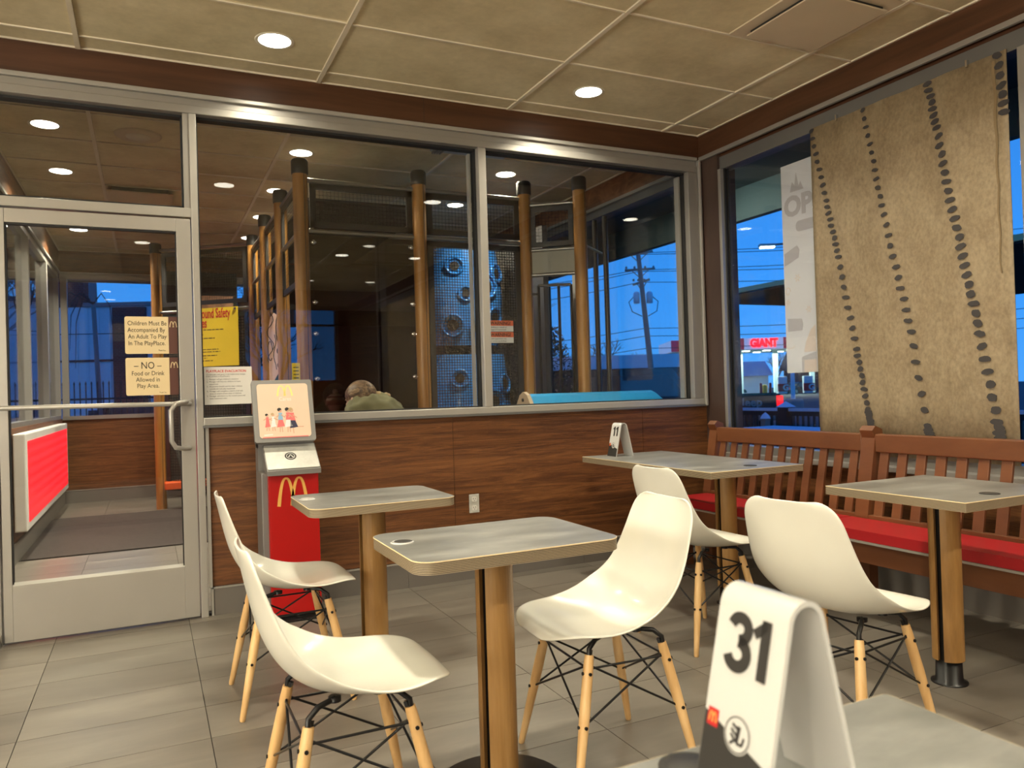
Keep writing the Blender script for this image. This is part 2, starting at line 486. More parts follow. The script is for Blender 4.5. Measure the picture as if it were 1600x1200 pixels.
def text(body, loc, size, mat, parent, face='-y', align='CENTER', ext=0.0006, name='lettering', sx=1.0, bold=0.0, spacing=1.0, line=1.0):
    cu = bpy.data.curves.new(name, 'FONT')
    cu.body = body; cu.size = size; cu.align_x = align; cu.extrude = ext; cu.offset = bold
    cu.space_character = spacing; cu.space_line = line; cu.resolution_u = 3
    o = bpy.data.objects.new(name, cu); COL.objects.link(o)
    cu.materials.append(MATS[mat])
    o.location = loc
    if isinstance(face, Matrix):
        o.rotation_euler = face.to_euler()
    else:
        o.rotation_euler = {'-y': (pi/2, 0, 0), '-x': (pi/2, 0, -pi/2), '+z': (0, 0, 0)}[face]
    o.scale = (sx, 1, 1)
    o.parent = parent
    return o

def strokes(mb, pts, w, fn, th=0.001):
    """flat ribbon along 2D points with width w (number or list); fn maps (u,v,d)"""
    n = len(pts); L = []; R = []
    for i, p in enumerate(pts):
        a = pts[max(i-1, 0)]; b = pts[min(i+1, n-1)]
        dx, dy = b[0]-a[0], b[1]-a[1]; l = math.hypot(dx, dy) or 1
        ww = (w[i] if isinstance(w, list) else w)/2
        L.append((p[0]-dy/l*ww, p[1]+dx/l*ww)); R.append((p[0]+dy/l*ww, p[1]-dx/l*ww))
    v = [fn(*q, th) for q in L] + [fn(*q, th) for q in R] + [fn(*q, 0) for q in L] + [fn(*q, 0) for q in R]
    f = []
    for i in range(n-1):
        f += [(i, i+1, n+i+1, n+i), (2*n+i, 3*n+i, 3*n+i+1, 2*n+i+1), (i, 2*n+i, 2*n+i+1, i+1), (n+i, n+i+1, 3*n+i+1, 3*n+i)]
    f += [(0, n, 3*n, 2*n), (n-1, 3*n-1, 4*n-1, 2*n-1)]
    mb.add(v, f)
    return mb

def arches(mb, w, h, fn, th=0.001):
    """double arch emblem, bottom centre at 0,0"""
    a = w/4*1.08
    t0 = w*0.115
    for sgn in (-1, 1):
        pts = []; ws = []
        for i in range(25):
            q = -1 + 2*i/24
            x = sgn*(w/2 - a) + q*a
            z = h*(1-abs(q)**2.5)
            pts.append((x, z)); ws.append(t0*(0.62+0.45*abs(q)))
        strokes(mb, pts, ws, fn, th)
    return mb

def rounded(x0, x1, y0, y1, r, n=6):
    out = []
    for cx, cy, a0 in ((x1-r, y1-r, 0), (x0+r, y1-r, pi/2), (x0+r, y0+r, pi), (x1-r, y0+r, 1.5*pi)):
        for i in range(n+1):
            a = a0 + pi/2*i/n
            out.append((cx+r*cos(a), cy+r*sin(a)))
    return out

# ================================================================== SETTING
CEIL = 3.0
# ---- floor with single tiles
floor = root('floor', kind='structure')
g = MB(); g.bx(-4.5, 3.75, -4.2, 10.55, -0.10, -0.004)
obj('screed', g, 'grout', floor)
gx0, gy0, tx, ty = -0.4420, 4.3925, 0.6115, 0.3037
tm = MB(); tm.bx(0.0015, tx-0.0015, 0.0015, ty-0.0015, -0.010, 0.0); tile_me = None
def place_tiles(x_idx, y_idx, xmin, xmax, ymin, ymax):
    global tile_me
    for i in x_idx:
        for j in y_idx:
            x0 = gx0+i*tx; y0 = gy0+j*ty
            if x0 < xmin-1e-3 or x0+tx > xmax+1e-3 or y0 < ymin-1e-3 or y0+ty > ymax+1e-3:
                a0, a1, b0, b1 = max(x0, xmin), min(x0+tx, xmax), max(y0, ymin), min(y0+ty, ymax)
                if a1-a0 < .02 or b1-b0 < .02: continue
                q = MB(); q.bx(a0-x0+.0015, a1-x0-.0015, b0-y0+.0015, b1-y0-.0015, -.010, 0)
                obj('floor_tile', q, 'floor_tile', floor, loc=(x0, y0, 0))
            else:
                if tile_me is None:
                    tile_me = tm.mesh('floor_tile'); tile_me.materials.append(MATS['floor_tile'])
                obj('floor_tile', tile_me, None, floor, loc=(x0, y0, 0))
place_tiles(range(-2, 7), range(-12, 1), -1.66, 3.7, 0.7, 4.5)
place_tiles(range(-1, 2), range(0, 8), -0.92, 1.4, 4.6, 6.83)
place_tiles(range(-1, 2), range(15, 21), -0.92, 1.4, 9.11, 10.5)
q = MB()
for i in range(-7, 7):
    for j in range(-28, 21):
        x0 = gx0+i*tx; y0 = gy0+j*ty
        vis1 = x0 >= -1.67 and 0.7 < y0+ty*0.99 and y0 < 4.5
        vis2 = (x0 < 1.39 and (4.3 < y0 < 6.9 or y0 > 8.9))
        if vis1 or vis2: continue
        if y0 > 4.3 and (x0 < -0.9): continue
        q.bx(max(x0, -4.5)+.0015, min(x0+tx, 3.7)-.0015, y0+.0015, y0+ty-.0015, -.010, 0)
obj('floor_tile', q, 'floor_tile', floor, stuff=True)

# ---- ceiling
ceil = root('ceiling', kind='structure')
g = MB(); g.bx(-4.5, 3.95, -4.2, 10.6, CEIL+0.03, CEIL+0.12); obj('ceiling_slab', g, 'canopy_under', ceil)
def ceil_field(xl, yl, y_lo, y_hi, x_lo, x_hi, skip=()):
    gm = MB()
    xs = [x_lo]+[x for x in xl if x_lo+.03 < x < x_hi-.03]+[x_hi]
    ys = [y_lo]+[y for y in yl if y_lo+.03 < y < y_hi-.03]+[y_hi]
    for x in xs: gm.bx(x-.012, x+.012, y_lo, y_hi, CEIL-.006, CEIL+.012)
    for y in ys: gm.bx(x_lo, x_hi, y-.006, y+.006, CEIL-.004, CEIL+.012)
    for a, b in zip(xs, xs[1:]):
        for c, d in zip(ys, ys[1:]):
            if (round((a+b)/2, 1), round((c+d)/2, 1)) in skip: continue
            t = MB(); t.bx(a+.013, b-.013, c+.008, d-.012, CEIL+.004, CEIL+.022)
            obj('ceiling_tile', t, 'ceil_tile', ceil, loc=(0, 0, random.uniform(-.0025, .0015)))
    obj('ceiling_grid', gm, 'ceiling_rail', ceil)
ceil_field([-0.285+1.2225*k for k in range(-4, 5)], [4.345-.61*k for k in range(14)], -4.2, 4.5, -4.5, 3.7)
ceil_field([-0.30+1.2225*k for k in range(0, 5)], [4.90+.59*k for k in range(10)], 4.6, 10.5, -0.92, 3.7)

# ---- partition wall (wall_back)
wb = root('wall_back', kind='structure')
Y = 4.5
g = MB(); g.bx(-4.5, 3.7, Y, Y+.1, 2.83, 3.0); obj('header_panel', g, 'beam_wood', wb)
for a, b in ((0.29, 1.709), (1.712, 3.13), (3.133, 3.7)):
    g = MB(); g.bx(a, b, Y, Y+.1, 0.155, 1.018); obj('wood_panel', g, 'wall_wood', wb)
g = MB(); g.bx(0.29, 3.7, Y+.004, Y+.096, 0.0, 1.018); obj('wall_core', g, 'grout', wb)
g = MB(); g.bx(-4.5, -0.72, Y, Y+.1, 0.0, 2.83); obj('wood_panel', g, 'wall_wood', wb)
# header joint in the beam laminate
g = MB(); g.bx(1.58, 1.582, Y-.0006, Y, 2.83, 3.0); obj('panel_joint', g, 'gasket', wb)
bb = root('baseboard_back', kind='structure')
xs = [0.30, 0.782, 1.3935, 2.005, 2.6165, 3.228, 3.69]
for a, b in zip(xs, xs[1:]):
    g = MB(); g.bx(a+.001, b-.001, Y-.012, Y, 0.0, 0.143); obj('base_tile', g, 'grey_base_tile', bb)
g = MB(); g.bx(0.285, 3.69, Y-.016, Y, 0.144, 0.152); g.bx(0.285, 0.297, Y-.016, Y, 0, 0.152); obj('metal_edge', g, 'alu_light', bb)

# ---- frames of the partition glazing
tr = root('trim_1', kind='structure')
g = MB(); g.bx(-0.72, 3.66, Y-.035, Y, 2.805, 2.83); obj('upper_bead', g, 'alu_light', tr, bevel=.004)
g = MB(); g.bx(-0.72, 3.66, Y-.015, Y+.1, 2.765, 2.805); obj('head_channel', g, 'alu', tr, bevel=.002)
g = MB(); g.bx(-0.72, 3.66, Y-.03, Y+.1, 2.72, 2.765); obj('head_rail', g, 'alu', tr, bevel=.004)
g = MB(); g.bx(0.232, 0.268, Y-.03, Y+.1, 0.0, 2.72); obj('door_post', g, 'alu_light', tr, bevel=.003)
g = MB(); g.bx(0.268, 3.66, Y-.03, Y+.1, 1.03, 1.072); obj('sill_rail', g, 'alu_light', tr, bevel=.004)
g = MB(); g.bx(0.262, 3.68, Y-.04, Y+.1, 1.018, 1.03); obj('sill_edge', g, 'alu_dark', tr)
g = MB(); g.bx(1.925, 1.978, Y-.03, Y+.1, 1.072, 2.72); obj('mullion', g, 'alu_light', tr, bevel=.004)
g = MB(); g.bx(1.893, 1.905, Y+.06, Y+.1, 1.072, 2.70); obj('mullion_stop', g, 'alu_light', tr)
g = MB(); g.bx(3.575, 3.66, Y-.028, Y+.1, 1.072, 2.72); obj('end_jamb', g, 'alu', tr, bevel=.004)
g = MB(); g.bx(3.545, 3.56, Y+.05, Y+.1, 1.072, 2.70); obj('jamb_stop', g, 'alu_light', tr)
g = MB(); g.bx(0.275, 0.292, Y-.02, Y, 0.152, 1.018); obj('panel_end_strip', g, 'alu_light', tr)
g = MB(); g.bx(3.664, 3.684, Y-.045, Y-.0, 1.02, 2.81); obj('corner_bead', g, 'alu_light', tr, bevel=.004)
def pane(n, x0, x1, z0, z1, y=4.55):
    w = root('window_%d' % n, kind='structure')
    g = MB(); g.bx(x0, x1, y-.003, y+.003, z0, z1); obj('glass_pane', g, 'glass', w)
    g = MB(); t = .012
    for yy in (y-.03,):
        g.bx(x0, x1, yy, yy+.06, z0-.001, z0+t*.6); g.bx(x0, x1, yy, yy+.06, z1-t, z1); g.bx(x0, x0+t*.7, yy, yy+.06, z0, z1); g.bx(x1-t*.7, x1, yy, yy+.06, z0, z1)
    obj('gasket_frame', g, 'gasket', w)
    return w
pane(1, 0.268, 1.925, 1.072, 2.72)
pane(2, 1.978, 3.575, 1.072, 2.72)
pane(3, -0.66, 0.2, 2.215, 2.72)

# ---- door
dr = root('door_1', kind='structure')
g = MB(); g.bx(-0.72, 0.232, Y-.03, Y+.1, 2.155, 2.205); obj('header_rail', g, 'alu_light', dr, bevel=.003)
g = MB(); g.bx(-0.72, -0.668, Y-.03, Y+.1, 0, 2.72); obj('hinge_jamb', g, 'alu', dr, bevel=.003)
g = MB(); g.bx(0.2, 0.232, Y-.02, Y+.1, 2.205, 2.72); obj('transom_stop', g, 'alu', dr)
g = MB(); g.bx(-0.66, -0.622, Y-.028, Y+.02, 0.012, 2.145); g.bx(0.155, 0.226, Y-.028, Y+.02, 0.012, 2.145)
g.bx(-0.622, 0.155, Y-.028, Y+.02, 2.075, 2.145); obj('door_frame', g, 'alu_light', dr, bevel=.002)
g = MB(); g.bx(-0.622, 0.155, Y-.028, Y+.02, 0.012, 0.28); obj('kick_panel', g, 'alu_light', dr, bevel=.001)
g = MB(); g.prism([(Y-.028, .28), (Y-.028, .285), (Y-.01, .298), (Y+.002, .298), (Y+.002, .28)], -0.622, 0.155, fn=lambda u, v, w: (w, u, v)); obj('glazing_bead', g, 'alu_light', dr)
g = MB(); g.bx(-0.622, 0.155, Y-.004, Y+.004, 0.285, 2.08); obj('glass_pane', g, 'glass', dr)
g = MB(); g.bx(-0.622, 0.155, Y-.02, Y+.01, 2.066, 2.076); g.bx(-0.622, -0.616, Y-.02, Y+.01, .285, 2.07); g.bx(.149, .155, Y-.02, Y+.01, .285, 2.07); obj('gasket', g, 'gasket', dr)
g = MB(); g.path([(-0.66, Y-.05, 1.158), (-0.64, Y-.075, 1.158), (0.16, Y-.075, 1.153), (0.2, Y-.07, 1.153), (0.2, Y-.03, 1.153)], .0125, 10); obj('push_bar', g, 'alu_light', dr)
g = MB(); g.path([(0.2, Y-.03, 1.165), (0.18, Y-.09, 1.165), (0.13, Y-.115, 1.155), (0.105, Y-.12, 1.12), (0.105, Y-.12, 0.96), (0.125, Y-.115, 0.925), (0.17, Y-.09, 0.915), (0.195, Y-.03, 0.915)], .0125, 10); obj('door_handle', g, 'alu_light', dr)
g = MB(); g.tube((-0.69, Y-.05, 0.0), (-0.69, Y-.05, 0.06), .022, n=16); obj('pivot_hinge', g, 'chrome', dr)

# ---- right wall of the dining room
X = 3.7
wr = root('wall_right', kind='structure')
g = MB(); g.bx(X, X+.16, -4.2, Y, 2.835, 3.0); obj('header_panel', g, 'beam_wood', wr)
g = MB(); g.bx(X, X+.16, 4.30, Y, 0.0, 2.835); obj('corner_panel', g, 'shaded_beam_wood', wr)
for a, b in ((3.1, 4.298), (1.6, 3.098), (0.1, 1.598), (-4.2, .098)):
    g = MB(); g.bx(X, X+.16, a, b, 0.0, 0.66); obj('wood_panel', g, 'wall_wood', wr)
g = MB(); g.bx(X+.03, X+.16, -4.2, 4.30, 2.79, 2.835); obj('recess_panel', g, 'beam_wood', wr)
t2 = root('trim_2', kind='structure')
g = MB(); g.bx(X-.02, X+.005, -4.2, 4.48, 2.805, 2.835); obj('upper_bead', g, 'alu', t2, bevel=.004)
g = MB(); g.bx(X-.045, X+.1, -4.2, 4.30, 0.66, 0.69); obj('window_sill', g, 'alu_light', t2, bevel=.004)
w4 = root('window_4', kind='structure')
g = MB(); g.bx(X+.02, X+.12, -4.2, 4.30, 2.70, 2.79); obj('head_frame', g, 'alu_dark', w4, bevel=.003)
g = MB(); g.bx(X+.0, X+.045, 4.272, 4.30, 0.69, 2.70); obj('jamb_frame', g, 'alu', w4, bevel=.003)
g = MB(); g.bx(X+.03, X+.05, 4.262, 4.272, 0.69, 2.70); g.bx(X+.05, X+.06, 4.25, 4.30, 0.69, 2.70); obj('gasket_frame', g, 'gasket', w4)
for yy in (2.17, 0.2, -1.8):
    g = MB(); g.bx(X+.0, X+.12, yy-.05, yy+.04, 0.69, 2.70); obj('mullion', g, 'alu', w4, bevel=.003)
g = MB(); g.bx(X+.02, X+.12, -4.2, 4.25, 0.69, 0.74); obj('sill_frame', g, 'alu', w4)
g = MB(); g.bx(X+.045, X+.050, -4.2, 4.262, 0.69, 2.70); obj('glass_pane', g, 'glass', w4)
b2 = root('baseboard_right', kind='structure')
for k in range(7):
    g = MB(); g.bx(X-.012, X, 4.45-.6115*(k+1)+.001, 4.45-.6115*k-.001, 0, .143); obj('base_tile', g, 'grey_base_tile', b2)
g = MB(); g.bx(X-.016, X, 0.2, 4.48, .144, .152); obj('metal_edge', g, 'alu_light', b2)

# ---- the rest of the dining room shell (behind and left of the camera)
wl = root('wall_left', kind='structure')
g = MB(); g.bx(-4.6, -4.5, -4.2, Y, 0, 1.02); obj('wood_panel', g, 'wall_wood', wl)
g = MB(); g.bx(-4.6, -4.5, -4.2, Y, 1.02, 3.0); obj('upper_panel', g, 'canopy_beige', wl)
wf = root('wall_front', kind='structure')
g = MB(); g.bx(-4.5, 1.4, -4.3, -4.2, 0, 3.0); g.bx(1.4, 3.0, -4.3, -4.2, 0, 1.45); g.bx(1.4, 3.0, -4.3, -4.2, 2.66, 3.0); g.bx(3.0, 3.86, -4.3, -4.2, 0, 3.0)
obj('wood_panel', g, 'wall_wood', wf)
w9 = root('window_9', kind='structure')
g = MB(); g.bx(1.4, 3.0, -4.26, -4.255, 1.45, 2.66); obj('glass_pane', g, 'glass', w9)
g = MB()
for a in (1.4, 2.2, 2.94): g.bx(a, a+.06, -4.29, -4.19, 1.45, 2.66)
g.bx(1.4, 3.0, -4.29, -4.19, 2.38, 2.41)
obj('window_frame', g, 'alu_dark', w9)

# ---- playroom shell
pl = root('wall_playroom_left', kind='structure')
g = MB(); g.bx(-1.04, -0.92, 4.6, 10.6, 0.15, 1.0); obj('wood_panel', g, 'wall_wood', pl)
g = MB(); g.bx(-1.04, -0.92, 4.6, 10.6, 2.72, 3.0); obj('header_panel', g, 'wall_wood', pl)
g = MB(); g.bx(-1.03, -0.91, 4.6, 10.5, 0.0, 0.15); obj('base_tile', g, 'grey_base_tile', pl)
g = MB(); g.bx(-0.935, -0.905, 4.6, 10.5, 2.72, 2.74); obj('metal_edge', g, 'alu_light', pl)
w5 = root('window_5', kind='structure')
g = MB(); g.bx(-0.98, -0.975, 4.6, 10.5, 1.0, 2.72); obj('glass_pane', g, 'glass', w5)
g = MB(); g.bx(-1.02, -0.93, 4.6, 10.5, 2.66, 2.72); g.bx(-1.02, -0.93, 4.6, 10.5, 0.99, 1.04); obj('window_frame', g, 'alu', w5)
for yy in (6.35, 7.95, 9.3, 10.45):
    g = MB(); g.bx(-1.02, -0.925, yy-.035, yy+.035, 1.04, 2.66); obj('mullion', g, 'alu_light', w5)
pf = root('wall_playroom_far', kind='structure')
g = MB(); g.bx(-0.92, 3.86, 10.5, 10.62, 0.152, 1.0); obj('wood_panel', g, 'wall_wood', pf)
g = MB(); g.bx(-0.92, 3.86, 10.5, 10.62, 2.74, 3.0); obj('header_panel', g, 'wall_wood', pf)
g = MB(); g.bx(-0.92, 3.7, 10.488, 10.5, 0.0, 0.143); obj('base_tile', g, 'grey_base_tile', pf)
g = MB(); g.bx(-0.92, 3.7, 10.484, 10.5, 0.144, 0.152); g.bx(-0.92, 3.7, 10.47, 10.5, 2.725, 2.742); obj('metal_edge', g, 'alu_light', pf)
w6 = root('window_6', kind='structure')
g = MB(); g.bx(-0.92, 3.7, 10.56, 10.565, 1.0, 2.74); obj('glass_pane', g, 'glass', w6)
g = MB(); g.bx(-0.92, 3.7, 10.5, 10.6, 2.66, 2.725); g.bx(-0.92, 3.7, 10.48, 10.6, 0.985, 1.03); obj('window_frame', g, 'alu', w6)
for xx in (-0.88, 1.3, 2.35, 3.66):
    g = MB(); g.bx(xx-.035, xx+.035, 10.5, 10.6, 1.03, 2.66); obj('mullion', g, 'alu_light', w6)
pr = root('wall_playroom_right', kind='structure')
g = MB(); g.bx(X, X+.16, 4.5, 10.6, 0.0, 1.0); obj('wood_panel', g, 'wall_wood', pr)
g = MB(); g.bx(X, X+.16, 4.5, 10.6, 2.80, 3.0); obj('header_panel', g, 'osb_wood', pr)
g = MB(); g.bx(X-.03, X+.01, 4.6, 10.5, 2.775, 2.80); obj('metal_edge', g, 'alu_light', pr)
w7 = root('window_7', kind='structure')
g = MB(); g.bx(X+.08, X+.086, 4.6, 10.5, 1.0, 2.72); obj('glass_pane', g, 'glass', w7)
g = MB(); g.bx(X, X+.12, 4.6, 10.5, 2.71, 2.80); g.bx(X, X+.12, 4.6, 10.5, 0.99, 1.05); obj('window_frame', g, 'alu_dark', w7)
for yy in (4.65, 6.36, 8.4, 10.4):
    g = MB(); g.bx(X, X+.12, yy-.045, yy+.045, 1.05, 2.71); obj('mullion', g, 'alu_light', w7)

# ---- eaves and outside ground
ev = root('trim_3', kind='structure')
g = MB(); g.bx(3.86, 5.06, -4.5, 11.5, 2.98, 3.04); obj('soffit_panel', g, 'soffit_white', ev)
g = MB(); g.bx(4.98, 5.06, -4.5, 11.5, 2.68, 2.98); obj('fascia_board', g, 'fascia_teal', ev)
for yy in (5.6, 8.0, 2.6):
    g = MB(); g.bx(3.86, 5.0, yy-.02, yy+.02, 2.94, 2.98); obj('soffit_joint', g, 'alu_dark', ev)
g = MB(); g.bx(-2.0, 5.06, 10.62, 11.6, 2.78, 3.04); obj('far_soffit', g, 'soffit_white', ev)
g = MB(); g.bx(-2.0, -1.04, 4.0, 10.62, 2.85, 3.04); obj('left_soffit', g, 'soffit_white', ev)
gr = root('ground', kind='structure')
g = MB(); g.bx(-150, 200, -80, 200, -0.30, -0.20); obj('asphalt_surface', g, 'asphalt', gr)

# ================================================================== CEILING FIXTURES
def downlight_proto():
    r = root('ceiling_light', 'round recessed ceiling light', 'ceiling light', (0, 0, 0), group='recessed ceiling lights')
    g = MB(); g.lathe([(0.082, 0.0), (0.094, -0.003), (0.098, -0.001), (0.100, 0.004)], n=32); g.lathe([(0.082, 0), (0.080, 0.004)], n=32)
    obj('trim_ring', g, 'lamp_trim', r)
    g = MB(); g.lathe([(0.001, -0.002), (0.05, -0.003), (0.081, 0.0), (0.081, .004)], n=32)
    obj('lens', g, 'lamp_glow', r)
    return r
dl = downlight_proto()
used = False
def light_at(x, y, label, power, first=[True]):
    global dl
    if first[0]:
        o = dl; o.location = (x, y, CEIL+.002); o['label'] = label; first[0] = False
    else:
        o = dup(dl, (x, y, CEIL+.002), 0, label)
    ld = bpy.data.lights.new('lamp', 'AREA'); ld.shape = 'DISK'; ld.size = 0.15; ld.energy = power
    ld.color = (1.0, 0.905, 0.69); ld.spread = radians(135)
    lo = bpy.data.objects.new('lamp', ld); COL.objects.link(lo)
    lo.location = (0, 0, -0.012); lo.parent = o
PM, PP = 12.5, 20
DINING = [(0.63, 4.06, 'round ceiling light glowing above the red kiosk and two small tables, near the wooden header'),
          (2.51, 4.07, 'round ceiling light nearest the corner of the dining room, above the long two-post table'),
          (0.63, 2.13, 'round ceiling light over the small front table'), (2.51, 2.13, 'round ceiling light over the square table by the bench'),
          (-1.25, 4.06, 'round ceiling light beside the door hinge side'), (-1.25, 2.13, 'round ceiling light left of the small tables'),
          (2.32, -0.87, 'round ceiling light behind the viewer'), (3.3, -0.84, 'round ceiling light behind the viewer by the right wall'),
          (-0.02, -0.78, 'round ceiling light behind the viewer, middle'), (-1.9, -0.8, 'round ceiling light behind the viewer, left'),
          (0.63, -2.8, 'round ceiling light near the rear window'), (-2.9, 1.6, 'round ceiling light near the left dining wall')]
for x, y, lb in DINING: light_at(x, y, lb, PM*(2.2 if y < 0 else 1))
PLAY = [(-0.57, 5.82, 'round playroom ceiling light seen through the transom, left of the round speaker'),
        (-0.58, 6.95, 'round playroom ceiling light seen through the transom, left of the white square vent'),
        (1.08, 5.87, 'playroom ceiling light right above the black cap of the nearest wooden play post'),
        (1.07, 7.02, 'playroom ceiling light half hidden by the cap of the second wooden play post'),
        (1.08, 8.09, 'playroom ceiling light half hidden by the cap of the third wooden play post'),
        (1.08, 9.18, 'playroom ceiling light beside the cap of the fourth and farthest play post in the row'),
        (-0.62, 9.23, 'playroom ceiling light near the far left corner, seen at the top of the door glass'),
        (2.78, 5.88, 'playroom ceiling light right of the aluminium mullion, above the mesh panel'),
        (2.76, 7.01, 'playroom ceiling light above the mesh over the blue play tower')]
for x, y, lb in PLAY: light_at(x, y, lb, PP)

# square plaque diffuser in the dining ceiling
r = root('air_diffuser', 'cream square plaque air vent in the dining ceiling by the right wall header', 'vent', (3.085, 2.82, CEIL))
g = MB(); g.bx(-.295, .295, -.295, .295, -.004, .004); obj('face_frame', g, 'speaker_white', r)
g = MB(); g.bx(-.235, .235, -.235, .235, -.030, -.022); obj('plaque', g, 'speaker_white', r, bevel=.006)
g = MB(); g.bx(-.22, .22, -.22, .22, -.022, -.003); obj('throat', g, 'dark_plastic', r)
r = root('ceiling_speaker', 'flat round speaker grille in the playroom ceiling, seen through the transom', 'speaker', (-0.02, 5.84, CEIL))
g = MB(); g.lathe([(0.0, -.012), (0.13, -.012), (0.145, -.006), (0.15, .003)], n=32); obj('bezel', g, 'speaker_white', r)
g = MB(); g.lathe([(0.0, -.0145), (0.078, -.0145), (0.08, -.012)], n=28); obj('grille', g, 'lamp_trim', r)
r = root('air_diffuser', 'white square vent hanging below the playroom ceiling, above the door header', 'vent', (-0.02, 7.5, CEIL))
g = MB(); g.bx(-.26, .26, -.26, .26, -.05, -.04); obj('plaque', g, 'speaker_white', r, bevel=.006)
g = MB(); g.bx(-.22, .22, -.22, .22, -.04, .003); obj('throat', g, 'dark_plastic', r)
r = root('ceiling_vent', 'blue-white square light diffuser panel in the playroom ceiling beside the mullion', 'vent', (2.26, 5.2, CEIL))
g = MB(); g.bx(-.3, .3, -.26, .26, -.012, .0); obj('face_frame', g, 'roof_snow', r)
g = MB()
for k in range(4):
    g.bx(-.29+k*.02, -.29+k*.02+.008, -.26, .26, -.03, -.012)
obj('slat', g, 'steel_pipe', r)
r = root('smoke_detector', 'small white slotted smoke detector on the playroom ceiling just under the head rail', 'smoke detector', (0.64, 5.22, CEIL))
g = MB(); g.lathe([(0, -.05), (.06, -.05), (.075, -.035), (.08, 0)], n=28); obj('housing', g, 'speaker_white', r)
g = MB()
for a in range(0, 360, 30):
    t = radians(a); g.rbox((.07*cos(t), .07*sin(t), -.036), (.006, .026, .009), Matrix.Rotation(t, 3, 'Z'))
obj('slot', g, 'dark_plastic', r)
r = root('sprinkler_head', 'tiny white sprinkler cap on the playroom ceiling left of the blue-white panel', 'sprinkler', (1.3, 5.05, CEIL))
g = MB(); g.lathe([(0, -.03), (.03, -.028), (.045, -.012), (.048, 0)], n=20); obj('cap', g, 'speaker_white', r)

